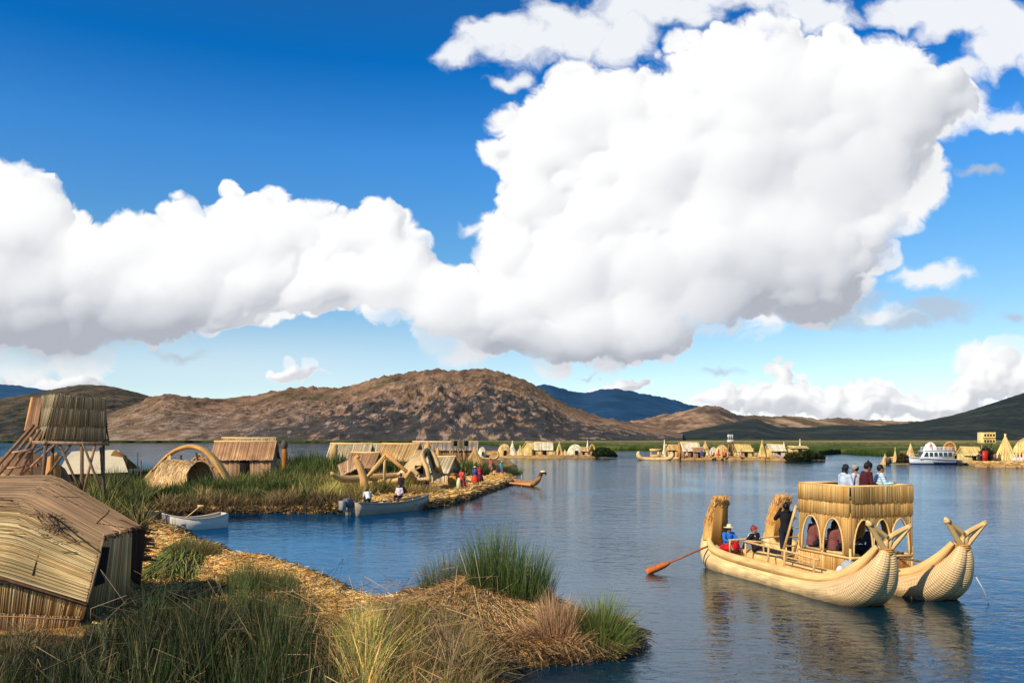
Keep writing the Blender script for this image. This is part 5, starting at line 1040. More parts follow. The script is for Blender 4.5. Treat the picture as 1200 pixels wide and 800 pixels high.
def cone_hut(label, loc, h, r0, cols, seed, n=160, r=.03, name='reed_cone', cat='cone of reeds', door=False, group=None, squash=1):
    rg = np.random.default_rng(seed); a = rg.random(n)*6.283; cols = np.array(cols); A = np.column_stack([np.cos(a)*r0, np.sin(a)*r0*squash, a*0-.1]); tw_ = .06*r0
    B = np.column_stack([-np.cos(a)*tw_+rg.normal(0, .02, n), -np.sin(a)*tw_, h*rg.uniform(.9, 1.06, n)]); mb = MB(); c = cols[rg.integers(0, len(cols), n)]*rg.uniform(.7, 1.15, (n, 1)); mb.strands(A, B, r, c, 4, .6)
    mb.lathe([(r0*.93, -.1), (r0*.06, h*.86)], n=14, col=cols.mean(0)*.7)
    t = thing(name, label, cat, loc, 0, group); mb.build('reed_bundle', M['litter'], t); g = MB(); g.tube([(.06*math.cos(q), .06*math.sin(q), h*.84) for q in np.linspace(0, 6.28, 9)], .05, 6, False); g.build('binding', M['rope'], t)
    if door: g = MB(); g.add([(-.35, -r0*.98, 0), (.35, -r0*.98, 0), (0, -r0*.55, h*.48)], [[(0, 1, 2)]]); g.build('doorway', M['dark'], t)
    return t
ORG = [(.72,.42,.16), (.80,.52,.22), (.62,.34,.12), (.85,.60,.30)]
PAL = [(.78,.62,.38), (.85,.70,.46), (.70,.54,.32), (.62,.46,.26)]
RED = [(.52,.28,.14), (.60,.34,.17), (.46,.24,.12), (.66,.40,.20)]
def gz(x, y): return float(ground(np.array([x]), np.array([y]))[0])
def on(px, Y, z=None): x = (px-600)/F*Y; return (x, Y, gz(x, Y) if z is None else z)
# cream tent behind the tower, with a brown mound beside it
t = thing('canvas_shelter', 'cream shelter with a broad pale roof seen between the tower legs', 'shelter', on(105, 66)); O = np.array(t.location)
g = MB(); P = [dep(68, 556, 63)-O, dep(150, 553, 64)-O, dep(138, 527, 67)-O, dep(84, 529, 67)-O]; uu, vv = np.meshgrid(np.linspace(0, 1, 14), np.linspace(0, 1, 8)); V = bil(P, uu, vv); V[..., 2] += np.sin(np.pi*vv)*.25+fbm(uu*3, vv*3, 3, 5)*.08; g.grid(V, (.66, .55, .36)); Pb = [P[3], P[2], P[2]+(0, 4, -1.6), P[3]+(0, 4, -1.6)]; g.grid(bil(Pb, uu, vv), (.6, .5, .33)); g.build('roof', M['cloth'], t, True)
g = MB(); reed_panel(g, [dep(72, 578, 63.5)-O, dep(148, 576, 64.5)-O, dep(147, 553, 64.4)-O, dep(72, 556, 63.4)-O], 50, .05, [(.16,.11,.06), (.10,.07,.04)], 71); g.build('wall', M['litter'], t)
g = MB(); g.tube([dep(133, 531, 66)-O, dep(143, 537, 66)-O, dep(143, 552, 65)-O], [.3, .4, .3], 10, col=(.25, .18, .1)); g.build('rolled_end', M['roll'], t, True)
t = thing('reed_mound', 'low brown rounded reed shelter behind the tower ladder', 'shelter', on(28, 56)); O = np.array(t.location); g = MB(); rg = np.random.default_rng(3)
prof = [(3.1, -.2), (3.0, .9), (2.5, 1.9), (1.6, 2.6), (.5, 3.0), (0.02, 3.05)]; g.lathe(prof, n=30, col=(.20, .11, .06), sy=.8); a = rg.random(500)*6.28; A = np.column_stack([np.cos(a)*2.9, np.sin(a)*2.4, rg.uniform(.6, 1.3, 500)]); g.strands(A*(1.02, 1.02, 0)+(0, 0, 0), A*(.72, .72, 1)+(0, 0, 1.1), .04, np.array(RED)[rg.integers(0, 4, 500)]*.75); g.build('thatch', M['litter'], t)
t = thing('reed_column', 'upright orange-brown reed figure between the tower legs', 'reed figure', on(58, 52)); g = MB(); g.tube([(0, 0, -.1), (.1, 0, 1.1), (.25, 0, 2.0), (.2, 0, 2.7), (.5, 0, 3.0)], [.45, .5, .42, .3, .12], 14, col=(1, .85, .7)); g.build('reed_bundle', M['coil'], t, True)
t = thing('reed_platform', 'pale reed platform edge left of the tower ladder', 'platform', on(-6, 50)); g = MB(); g.tube([(-3, 0, 1.6), (1.4, -.3, 1.5)], .35, 10, col=(1, .95, .9)); g.tube([(-3, 0, .5), (1.2, -.3, .5)], .5, 10); g.build('reed_bundle', M['roll'], t, True)
# thin poles on the shore
for i, (px, y0, y1, Y) in enumerate(((161, 520, 552, 62), (165, 528, 560, 58))):
    p = tag(MB().tube([(0, 0, -.5), (.02, 0, 2.9-.5*i)], .045, 6, col=(.5, .5, .55)).build('mooring_pole', M['wood'], None), ('taller' if i == 0 else 'shorter')+' of two thin grey poles standing by the water beside the cream shelter', 'pole'); p.location = on(px, Y)
# ---- arch hut: a big bent-reed arch springing over a vaulted hut
AY = 62.0; t = thing('arched_reed_hut', 'vaulted golden hut under a big arch of bent reeds', 'hut', on(222, AY)); O = np.array(t.location)
def arc(P, w, name, n=30, rr=.28, sx=1.5, mt='rollfar', col=(1, 1, 1), parent=None):
    g = MB(); q = spline(P, n); g.tube(q, rr, 12, sx=sx, col=col, flat=(0, 1, 0)); return g.build(name, M[mt], parent or t, True)
arc([dep(170, 562, AY+1)-O, dep(186, 545, AY+1)-O, dep(202, 530, AY+1)-O, dep(222, 523, AY+1)-O, dep(240, 528, AY+1)-O, dep(254, 542, AY+1)-O, dep(266, 562, AY+1)-O, dep(270, 574, AY+1)-O], 1, 'arch', rr=np.interp(np.arange(30), [0, 8, 16, 29], [.14, .15, .20, .34]), sx=2.0, col=(1.0, .86, .66), mt='rollfar')
g = MB(); uu, vv = np.meshgrid(np.linspace(0, 1, 40), np.linspace(0, 1, 24))      # vaulted hut, ridge running back to the right
f0 = dep(196, 577, AY-1.2)-O; f1 = dep(232, 583, AY-2.2)-O
W2 = 2.15; ang = vv*np.pi
ax_ = np.array((.93, -.37, 0)); pp = np.array((.37, .93, 0)); c0 = dep(210, 577, AY)-O
V = c0+(uu*2.9-1.0)[..., None]*ax_+(-np.cos(ang)*W2*.72)[..., None]*pp+np.stack([ang*0, ang*0, np.sin(ang)**.75*2.45-.1-uu*.1], -1)
sh = fbm(uu*3, vv*60, 3, 9)[..., None]*.25; g.grid(V, np.array((.84, .55, .25))*(1+sh)); 
rg = np.random.default_rng(66); n = 1100
def vpt(u, v): a_ = v*np.pi; return c0+(u*2.9-1.0)[:, None]*ax_+(-np.cos(a_)*W2*.72)[:, None]*pp+np.stack([a_*0, a_*0, np.sin(a_)**.75*2.45-.1-u*.1], -1)
v_ = rg.random(n); u_ = rg.random(n); v2 = np.clip(v_+np.where(v_ < .5, 1, -1)*rg.uniform(.05, .16, n), .001, .999); up_ = np.array((.0, -.02, .05)); g.strands(vpt(u_, np.clip(v_, .001, .999))+up_, vpt(u_+rg.normal(0, .01, n), v2)+up_, .035, np.array(ORG+[(.95,.72,.40)])[rg.integers(0, 5, n)]*rg.uniform(.7, 1.1, (n, 1)), 4)
vb = g.build('vault', M['litter'], t, True)
P = [dep(158, 571, AY-.6)-O, dep(196, 578, AY-1)-O, dep(200, 534, AY+.3)-O, dep(190, 545, AY+.3)-O]; g = MB(); reed_panel(g, P, 60, .05, ORG, 88, 'v', layers=2, tone=.9); g.build('side_wing', M['litter'], t)
g = MB(); reed_panel(g, [dep(196, 530, AY+.8)-O, dep(198, 577, AY-.9)-O, dep(200, 577, AY-.9)-O, dep(198, 530, AY+.8)-O], 10, .03, RED, 89); g.build('seam', M['litter'], t)
for i, (a, b) in enumerate((((214, 560), (212, 533)), ((236, 560), (230, 530)))):
    g = MB(); g.tube([dep(*a, AY+1.6)-O, dep(*b, AY+1.6)-O], .09, 8, col=(1, .8, .6)); g.build('strut', M['pole'], t, True)
t = thing('pole_shelter', 'rough frame of bent poles seen through the big reed arch', 'shelter', on(238, 72)); O = np.array(t.location)
for (a, b, c) in (((226, 560), (234, 532), (246, 556)), ((216, 556), (230, 536), (250, 548)), ((232, 560), (240, 536), (252, 560))): g = MB(); g.tube(spline([dep(*a, 72)-O, dep(*b, 72)-O, dep(*c, 72)-O], 12), .11, 7, col=(.8, .6, .5)); g.build('pole', M['pole'], t, True)
gable_hut('red-brown reed hut with a wide mat roof and dark doorway in the middle', on(288, 82), .10, 5.3, 3.6, 2.05, 3.55, RED, 91, n=150, r=.035, wcols=[(.60,.36,.19), (.68,.44,.24), (.5,.28,.14)])
gable_hut('low pale-roofed reed hut behind the red-brown hut', on(292, 96), .10, 5.4, 3, 2.9, 3.9, PAL, 92, n=80, r=.04)
t = thing('reed_post', 'dark standing reed post right of the red-brown hut', 'post', on(333, 78)); g = MB(); g.tube([(0, 0, -.1), (0, 0, 1.4), (.05, 0, 2.4), (0, 0, 3.4)], [.2, .22, .28, .2], 10, col=(.6, .45, .3)); g.build('reed_bundle', M['coil'], t, True); g = MB(); g.ell((0, 0, 3.3), (.32, .32, .5), 10, 8, (.12, .09, .06)); g.build('dark_top', M['cloth'], t, True)
# ---- middle group
def lean_hut(label, P, O3, cols, seed, n=80, r=.04, wall=True, name='lean_to'):
    t = thing(name, label, 'shelter', O3); O = np.array(O3); g = MB(); Pq = [np.array(p)-O for p in P]; reed_panel(g, Pq, n, r, cols, seed, 'v', layers=2); g.build('roof', M['litter'], t); return t, O
t, O = lean_hut('small tilted reed-mat lean-to left of the curved prow figure', [dep(400, 558, 66), dep(420, 548, 66), dep(425, 532, 68), dep(396, 545, 68)], on(408, 66), RED+PAL[:1], 101, 50)
g = MB(); reed_panel(g, [dep(402, 560, 66.3)-O, dep(432, 556, 67)-O, dep(434, 548, 67)-O, dep(403, 552, 66.3)-O], 40, .04, [(.2,.12,.06)], 102); g.build('wall', M['litter'], t)
gable_hut('small orange hut under the pale roof behind the prow figure', on(428, 82), -.35, 2.6, 2.2, 1.3, 2.5, RED, 103, n=50, r=.04)
def prow(label, pts, Y, rad, name='reed_prow', cat='reed figure', col=(1, .85, .7), mt='rollfar'):
    t = thing(name, label, cat, on(pts[0][0], Y)); O = np.array(t.location); q = spline([dep(px, py, Y)-O for px, py in pts], 20); q[0][2] -= .3; g = MB(); g.tube(q, np.interp(np.arange(20), [0, 10, 19], rad), 12, col=col, sx=1.1); g.build('reed_bundle', M[mt], t, True); return t
prow('thick curved reed prow figure rising from the yellow rushes', [(427, 572), (426, 560), (422, 547), (417, 538), (421, 534)], 58, [.30, .25, .14])
def rboat(label, a, b, Y0, Y1, rad, up=.5, name='reed_raft', n=1, group=None):
    A = dep(*a, Y0); B = dep(*b, Y1); t = thing(name, label, 'reed raft', tuple(A), 0, group); g = MB(); m = (A+B)/2; q = spline([A+(0, 0, up)-A, A+(B-A)*.15-A, m-A, A+(B-A)*.85-A, B+(0, 0, up)-A], 18); g.tube(q, np.interp(np.arange(18), [0, 4, 13, 17], [.1, rad, rad, .1]), 12); g.build('reed_bundle', M['rollfar'], t, True); return t
rboat('long reed raft lying behind the curved prow figure', (388, 562), (482, 556), 60, 66, .26)
rboat('second reed raft stacked behind the long one', (420, 567), (475, 562), 64, 62, .22)
t = thing('pole_tripod', 'slanting poles tied into a tripod over the reed rafts', 'tripod', on(452, 62)); O = np.array(t.location)
for a, b, r_, c in (((424, 567), (452, 532), .13, (1, .9, .7)), ((450, 570), (451, 530), .09, (1.2, 1.1, 1)), ((488, 562), (450, 530), .14, (.9, .65, .45)), ((434, 556), (452, 535), .12, (1, .85, .6))): g = MB(); g.tube([dep(*a, 62)-O, dep(*b, 62)-O], r_, 9, col=c); g.build('pole', M['pole'], t, True)
# pale roofs in a row behind
for px, Y, L_, hw, hr, cl, lab, rz in ((412, 100, 4.0, 1.7, 3.25, PAL, 'pale hut roof at the head of the row behind the prow figure', -.1), (442, 104, 4.0, 1.7, 3.2, PAL, 'second pale hut roof of the row, behind the pole tripod', .05), (470, 100, 3.8, 1.7, 3.2, ORG, 'orange-walled hut with a pale roof at the end of the row behind the tripod', -.3)):
    gable_hut(lab, on(px, Y), rz, L_, 3.2, hw, hr, cl, int(px), n=70, r=.045, over=.5)
prow('small pale upright reed post at the left end of the row of pale roofs', [(391, 546), (391, 534), (392, 524), (395, 521)], 96, [.35, .4, .2], mt='rollfar', col=(1, 1, 1))
# tent-like A-frame with curved horn bundle
t = thing('reed_tent', 'steep golden reed tent with a curved bundle running over its ridge', 'tent', on(496, 66)); O = np.array(t.location)
ap = dep(500, 527, 68)-O; g = MB()
reed_panel(g, [dep(466, 556, 64)-O, dep(492, 548, 63)-O, dep(503, 529, 66)-O, dep(490, 528, 68)-O], 90, .04, ORG+PAL[:2], 111, 'v', layers=2)
reed_panel(g, [dep(508, 562, 63)-O, dep(520, 556, 68)-O, dep(504, 528, 68)-O, dep(500, 530, 65)-O], 70, .04, ORG, 112, 'v', layers=2, tone=.75)
g.build('roof', M['litter'], t)
g = MB(); reed_panel(g, [dep(481, 562, 63.6)-O, dep(500, 562, 63.4)-O, dep(499, 545, 63.6)-O, dep(480, 549, 63.8)-O], 40, .035, PAL, 113, 'v'); w_ = g.build('wall', M['litter'], t)
g = MB(); g.box(dep(491, 550, 63.2)-O, (.62, .04, .62)); g.build('window', M['dark'], w_)
arc([dep(503, 563, 62.5)-O, dep(500, 548, 63)-O, dep(495, 534, 64)-O, dep(500, 527, 66)-O, dep(508, 533, 66)-O, dep(514, 550, 65)-O], 1, 'horn_bundle', 24, np.interp(np.arange(24), [0, 12, 23], [.16, .18, .26]), 1.5, parent=t)
arc([dep(475, 560, 62)-O, dep(482, 551, 62)-O, dep(490, 556, 62)-O], 1, 'side_bundle', 10, .16, 1.1, parent=t)
gable_hut('small pale-roofed hut with a dark end behind the reed tent', on(515, 74), -.4, 2.6, 2.2, 1.2, 2.3, PAL, 114, n=60, r=.04, door=False)
prow('small pointed reed finial post left of the long grey building', [(501, 540), (501, 530), (501, 522), (502, 517)], 92, [.5, .35, .06], mt='rollfar')
gable_hut('long low greyish building with a reed base between tent and watchtower', on(522, 118), 0, 8.5, 3, 2.4, 3.4, [(.55,.42,.32), (.62,.48,.38), (.45,.34,.26)], 115, n=90, r=.05, door=False, wcols=[(.55,.28,.12), (.45,.22,.1)])
prow('pointed reed spire in front of the long grey building', [(513, 540), (513, 530), (513, 524)], 105, [.4, .25, .06], mt='rollfar')
# small watchtower with thatched cabin
t = thing('watchtower', 'small watchtower with a thatched cabin on thin poles above the long building', 'tower', on(540, 104)); O = np.array(t.location)
g = MB(); c = dep(539, 519.5, 104)-O
for i in range(4):
    a = [(-.95, -.6), (.95, -.6), (.95, .6), (-.95, .6)][i]; b = [(-.95, -.6), (.95, -.6), (.95, .6), (-.95, .6)][(i+1) % 4]; reed_panel(g, [c+(*a, -.55), c+(*b, -.55), c+(*b, .45), c+(*a, .45)], 30, .04, GRY, 120+i, 'v')
ca = g.build('thatched_cabin', M['litter'], t)
for k in (-.55, .75): g = MB(); g.box(c+(k, -.67, .05), (.42, .04, .6)); g.build('window', M['dark'], ca)
for k in range(6): g = MB(); g.tube([(c[0]+(-.9+k*.36), (k % 2)*.8-.4, -.2), c+(-.8+k*.32, (k % 2)*.8-.4, -.6)], .06, 6, col=(2, 1.6, 1.2)); g.build('leg', M['wood'], t)
# thatch stacks and hay by the spit
cone_hut('orange-brown stack of reeds below the small watchtower', on(528, 108), 2.2, 2.4, RED, 130, 200, .05, name='reed_stack', cat='reed stack')
cone_hut('smaller orange reed stack right of the small watchtower', on(556, 112), 2.6, 1.7, ORG, 131, 160, .05, name='reed_stack', cat='reed stack')
tuft('yellow_hay_pile', 'bright yellow pile of reeds beside the standing woman with the brown hat', 'reed pile', on(485, 60), (2.0, 1.4), 900, .9, .06, YG, [(.55,.38,.12), (.65,.45,.16), (.45,.30,.1)], 132, .7)
tuft('yellow_hay_pile', 'rounded dark green and yellow reed bush by the water below the prow figure', 'bush', on(365, 62), (1.7, 1.2), 900, 1.1, .06, OL, [(.24,.24,.05), (.30,.26,.06)], 133, .6)
for i, (px, Y, rx, h_, lab) in enumerate(((348, 74, 2.6, 2.0, 'tall dark green rush clump beside the dark standing post'), (375, 84, 2.6, 2.2, 'broad green rush clump in front of the pale post'), (250, 57, 2.2, 1.7, 'dark green rush clump at the foot of the big reed arch'), (310, 60, 2.6, 1.4, 'low green rush clump in front of the red-brown hut'), (540, 90, 3.0, 2.0, 'green rush clump behind the women in red'), (520, 74, 1.8, 1.6, 'green rush clump at the foot of the reed tent'), (590, 104, 2.2, 1.6, 'olive rush clump at the far tip of the middle island'), (182, 70, 1.6, 2.0, 'spiky rush clump left of the big reed arch'), (398, 88, 2.6, 2.7, 'tall green rush clump before the first pale hut roof'), (442, 90, 2.4, 2.5, 'green rush clump before the second pale hut roof'), (470, 84, 2.0, 2.0, 'green rush clump between the tripod and the reed tent'), (362, 96, 3.2, 2.9, 'farthest dark green rush clump behind the standing post'), (135, 52, 2.4, 2.0, 'dark rush clump at the foot of the lookout tower'), (205, 54, 1.8, 1.3, 'low olive rush clump below the vaulted hut'), (285, 53, 1.6, 1.1, 'small dark rush clump at the water edge before the red-brown hut'), (335, 58, 1.9, 1.5, 'rounded rush clump at the water edge below the dark standing post'))):
    tuft('rush_clump', lab, 'rush clump', on(px, Y), (rx, rx*.6), 900, h_, .055+.0004*Y, OL, [(.10,.15,.03), (.14,.17,.04), (.08,.12,.025)], 140+i, .35)

# ================= small boats =================
def skiff(label, A, B, bw, dep_, cin, cout, name='rowboat', seats=2, trans=.75, sheer=.12, oar_=True):
    A = np.array(A, float); B = np.array(B, float); L = np.hypot(*(B-A)[:2]); yaw = math.atan2(B[1]-A[1], B[0]-A[0]); t = thing(name, label, 'boat', tuple((A+B)/2), yaw)
    n = 22; xs = np.linspace(-L/2, L/2, n); u = np.linspace(0, 1, n); hwid = bw/2*np.where(u < .5, trans+(1-trans)*np.sin(u*np.pi), np.sin(np.clip((1-u)/.5, 0, 1)*np.pi/2)**.75); hwid = np.maximum(hwid, .02); top = dep_*.75+sheer*(2*u-1)**2*2+sheer*u; bot = -.2*dep_+.5*dep_*np.clip(u-.8, 0, 1)**2*10
    def shell(sc, inset):
        th = np.linspace(-1, 1, 13); V = np.zeros((n, 13, 3))
        for j, a in enumerate(th): V[:, j, 0] = xs*(1-inset*.02); V[:, j, 1] = hwid*sc*np.sign(a)*abs(a)**.30; V[:, j, 2] = bot+inset+(top-bot-inset)*abs(a)**3.5
        return V
    g = MB(); o = shell(1, 0); g.grid(o, cout); nn = 13; b0 = 0; i_ = shell(.93, .05); g.grid(i_, cin, flip=True)
    rim = np.stack([o[:, 0], i_[:, 0]], 1); g.grid(rim, cout); rim = np.stack([o[:, -1], i_[:, -1]], 1); g.grid(rim, cout, flip=True)
    for V_ in (o,): g.add(V_[0], [np.array([list(range(13))])], cout)
    h = g.build('hull', M['paint'], t); h.modifiers.new('s', 'SOLIDIFY').thickness = .015
    for s in (0, -1): g = MB(); g.tube(o[:, s]+(0, 0, .01), .028, 6, col=np.array(cout)*.8); g.build('gunwale', M['paint'], t, True)
    for k in range(seats): x = -L*.28+k*L*.5/max(1, seats-1); g = MB(); g.box((x, 0, dep_*.5), (.28, bw*.82, .04), col=np.array(cin)*1.3); g.build('seat', M['paint'], t)
    return t, yaw
B = at(190, 622, 0); A = at(263, 617, 0)
sk, y_ = skiff('small empty whitish rowboat moored at the straw bank below the middle island', A, B, 1.35, .62, (.16, .14, .12), (.80, .70, .56), seats=2, trans=.72)
op = thing('small_oar', 'pale oar propped up inside the empty rowboat', 'oar', tuple((A+B)/2+(-.3, 0, .5))); g = MB(); g.tube([(-.5, 0, -.3), (.55, 0, .55)], .03, 8, col=(1.2, 1.1, 1)); g.box((.62, 0, .6), (.3, .03, .12), None, (1.2, 1.1, 1)); g.build('shaft', M['pole'], op)
A = at(412, 604, 0); B = at(502, 595, 0)
mt_, y_ = skiff('long grey open motorboat with passengers at the edge of the middle island', A, B, 1.5, .75, (.10, .09, .08), (.44, .34, .24), name='motorboat', seats=4, sheer=.10)
g = MB(); L_ = np.hypot(*(B-A)[:2]); g.box((-L_/2-.28, 0, .75), (.5, .42, .5), None, (.10, .10, .12)); g.box((-L_/2-.2, 0, .2), (.14, .12, 1.0), None, (.2, .2, .2)); mo = g.build('outboard_motor', M['paint'], mt_); b_ = mo.modifiers.new('b', 'BEVEL'); b_.width = .08
g = MB(); g.box((-L_/2-.05, .42, .55), (.1, .4, .6), None, (.5, .47, .42)); g.build('transom_board', M['paint'], mt_)
g = MB(); g.box((-L_/2-.7, 0, .62), (.34, .36, .55), None, (.30, .28, .27)); pc = g.build('motor_cover', M['paint'], mt_); pc.modifiers.new('b', 'BEVEL').width = .06
mid = lambda f, z=0: tuple((A+(B-A)*f)*(1, 1, 0)+np.array((0, 0, z)))
FV = .024
person('person in a white shirt bending over in the motorboat near the motor', mid(.20, .40), 0.3, pose='sit', top=(.75, .73, .72), legs=(.02, .02, .03), vox=FV, lean=.75, arms='fwd', hair='short', h=1.6)
person('person in a white and pink top seated in the front half of the motorboat', mid(.60, .40), 2.8, pose='sit', top=(.72, .60, .62), legs=(.06, .03, .04), vox=FV, hair='long', h=1.6, arms='lap')
person('woman in dark clothes and a wide brown hat standing on the straw behind the motorboat', on(470, 56), 2.6, pose='stand', top=(.03, .02, .02), skirt=(.02, .015, .02), hat='brim', hatc=(.10, .05, .04), vox=FV, h=1.58)
# women on the spit
person('child in a pink skirt and dark top sitting on the straw', on(500, 66), 3.0, pose='floor', top=(.06, .05, .16), skirt=(.75, .06, .22), vox=FV, h=1.35)
person('woman in a salmon-red dress carrying a pale green cloth, in front on the straw bank', on(541, 65), 2.4, pose='stand', top=(.75, .08, .07), skirt=(.72, .06, .05), vox=FV, h=1.62, hair='braids', arms='carry')
person('woman with a blue patterned carrying cloth, white hat and orange-red skirt', on(556.5, 71), .4, pose='stand', top=(.05, .10, .28), skirt=(.80, .07, .03), hat='brim', hatc=(.70, .66, .60), shawl=(.08, .14, .34), vox=FV, h=1.55)
person('woman in a red jacket close behind the woman with the white hat', on(562, 72.5), 3.6, pose='stand', top=(.62, .03, .06), skirt=(.10, .02, .04), hat='bowler', hatc=(.35, .03, .05), vox=FV, h=1.62)
person('woman in a red top and pale skirt near the far tip of the island', on(575, 96), 2.2, pose='stand', top=(.70, .08, .09), skirt=(.70, .30, .28), vox=FV, h=1.6)
person('child in pink seated low between the two women at the far tip', on(583, 97), 1.0, pose='floor', top=(.72, .25, .26), skirt=(.7, .3, .3), vox=FV, h=1.5)
person('woman with a turquoise shawl at the far tip of the island', on(588, 97), -2.2, pose='stand', top=(.10, .38, .40), skirt=(.14, .10, .12), shawl=(.14, .42, .44), hat='brim', hatc=(.6, .55, .45), vox=FV, h=1.62)
cl_ = thing('folded_cloth', 'pale green cloth hanging beside the woman in the salmon dress', 'cloth', on(537.5, 64.6)); g = MB(); g.tube([(0, 0, .1), (0, 0, .6), (.02, 0, .95)], [.18, .16, .08], 10, col=(.75, .8, .42)); g.build('cloth', M['cloth'], cl_, True)
bk = thing('orange_basket', 'round orange basket-like bundle on the straw left of the salmon dress', 'bundle', on(532, 70)); g = MB(); g.ell((0, 0, .45), (.55, .45, .5), 16, 10, (.9, .7, .5)); g.build('bundle', M['coil'], bk, True); g = MB(); g.ell((0, 0, .95), (.3, .3, .14), 12, 6, (.5, .4, .3)); g.build('top_knot', M['coil'], bk, True)
# narrow reed boat with an upturned dark prow at the island tip
t = thing('reed_canoe', 'narrow low reed boat with an upturned dark animal-head prow at the island tip', 'reed boat', at(615, 569, 0)); O = np.array(t.location)
for k, dy in enumerate((-.35, .35)):
    q = spline([at(594, 563, 0)-O+(0, dy, .30), at(606, 567, 0)-O+(0, dy, .25), at(622, 569.5, 0)-O+(0, dy*.8, .22), at(630, 569.5, 0)-O+(0, dy*.3, .5), at(634, 569.5, 0)-O+(0, dy*.1, 1.0)], 20); g = MB(); g.tube(q, np.interp(np.arange(20), [0, 5, 14, 19], [.16, .26, .24, .10]), 10, col=(.50, .36, .28)); g.build('hull', M['roll'], t, True)
g = MB(); e = at(634, 569.5, 0)-O; g.tube(spline([e+(-.35, 0, .5), e+(-.05, 0, .95), e+(.05, 0, 1.25), e+(.35, 0, 1.25), e+(.45, 0, 1.05)], 12), [.17]*6+[.16, .15, .14, .12, .10, .07], 10, col=(.14, .09, .07)); g.build('animal_head', M['coil'], t, True)
g = MB(); g.ell(e+(.18, 0, 1.32), (.28, .2, .12), 12, 8, (1.4, 1.4, 1.4)); g.build('crest', M['roll'], t, True)
g = MB(); g.tube([at(598, 566, .55)-O, at(622, 568, .6)-O], .12, 8, col=(.9, .6, .5)); g.build('side_roll', M['roll'], t, True)
pp_ = tag(MB().tube([(0, 0, -.2), (.02, 0, 1.2)], .04, 6, col=(3, 3, 3)).build('mooring_stake', M['wood'], None), 'pale stake in the water beside the narrow reed boat', 'stake'); pp_.location = at(611, 572, 0)
# ================= far villages across the bay =================
def raft(name, pts, z, seed, cols=SC, n=2500, L=1.6, r=.05, label=None):
    P = np.array([at(x, y)[:2] for x, y in pts]); c = P.mean(0); mb = MB(); k = len(P); m = 5; V = []
    rg = np.random.default_rng(seed); Q = []
    for i in range(k):
        for t in np.linspace(0, 1, 8, endpoint=False): Q.append(P[i]*(1-t)+P[(i+1) % k]*t)
    Q = np.array(Q); Q += rg.normal(0, .25, Q.shape); nq = len(Q)
    for f, zz in ((1.0, -.3), (.995, z*.6), (.97, z), (.5, z*1.1), (.02, z*1.15)): V.append(np.column_stack([c+(Q-c)*f, np.full(nq, zz)]))
    V = np.concatenate(V); q = [(i*nq+j, i*nq+(j+1) % nq, (i+1)*nq+(j+1) % nq, (i+1)*nq+j) for i in range(4) for j in range(nq)]; mb.add(V, [np.array(q)], (.42, .24, .09))
    struct(mb, name, M['litter'])
    i = rg.integers(0, nq, n); f = np.sqrt(rg.random(n))[:, None]; A = c+(Q[i]-c)*f; an = rg.random(n)*6.28; A = np.column_stack([A, z*(1.05)+rg.random(n)*.1-np.where(f[:, 0] > .96, z*rg.random(n), 0)])
    B = A+np.column_stack([np.cos(an)*L*.5, np.sin(an)*L*.5, rg.normal(0, .06, n)]); mb = MB(); cols = np.array(cols); mb.strands(A, B, r, cols[rg.integers(0, len(cols), n)]*rg.uniform(.5, 1.1, (n, 1))); tag(mb.build('straw_litter', M['litter']), kind='stuff')
raft('reed_raft_ground', [(548,531.5),(560,535.5),(640,537),(700,536.5),(706,533),(690,531),(560,530)], .5, 1)
raft('reed_raft_ground', [(772,536.5),(800,538.5),(880,539),(930,539.5),(965,538),(950,534),(880,533),(790,533)], .5, 2)
raft('reed_raft_ground', [(1040,541),(1066,542.5),(1072,539),(1050,537)], .5, 3, n=600)
raft('reed_raft_ground', [(1130,543),(1148,547),(1200,548),(1400,550),(1400,537),(1140,537)], .55, 4, n=4000)
def o3(px, Y, z=.45): return ((px-600)/F*Y, Y, z)
# --- village A (px 560..700, Y about 195)
YA = 193
VA = 'huts of the far reed village'
def vault(label, px, Y, w, h, cols, seed, col=(1, .8, .5), z=.45):
    t = thing('domed_hut', label, 'hut', o3(px, Y, z)); mb = MB(); rg = np.random.default_rng(seed); n = 220; a = rg.random(n)*6.283; zz = rg.random(n)*.7; k = np.sqrt(1-zz**2); A = np.column_stack([np.cos(a)*w/2*k, np.sin(a)*w*.42*k, zz*h]); z2 = np.clip(zz+.35, 0, 1); k2 = np.sqrt(1-z2**2)+.02; B = np.column_stack([np.cos(a)*w/2*k2, np.sin(a)*w*.42*k2, z2*h]); cols = np.array(cols)
    mb.lathe([(w/2*math.cos(b), h*.97*math.sin(b)) for b in np.linspace(-.1, 1.56, 9)], n=22, col=cols.mean(0)*.9, sy=.84); mb.strands(A*1.02, B*1.02, .06, cols[rg.integers(0, len(cols), n)], 4); mb.build('thatch', M['litter'], t)
    g = MB(); g.box((.15, -w*.42-.02, h*.22), (w*.2, .3, h*.46)); g.build('doorway', M['dark'], t); return t
ORG2 = [(.85,.50,.18), (.90,.62,.26), (.72,.40,.14), (.92,.70,.36)]; YL2 = [(.90,.66,.24), (.82,.56,.18), (.95,.76,.36)]; PL2 = [(.90,.80,.58), (.82,.70,.46), (.95,.86,.66)]
vault('orange domed hut at the near end of the far village row', 591, YA, 3.0, 2.6, ORG2, 1); vault('small round orange hut half hidden behind the far tip of the middle island', 565, YA, 1.8, 1.9, PL2, 2)
cone_hut('tall pale reed cone beside the orange domed hut', o3(600.5, YA), 3.2, 1.1, PL2, 3, 90, .06); cone_hut('low reed cone standing alone between the domed hut and the yellow hut', o3(609.5, YA), 2.2, .9, YL2, 4, 70, .06)
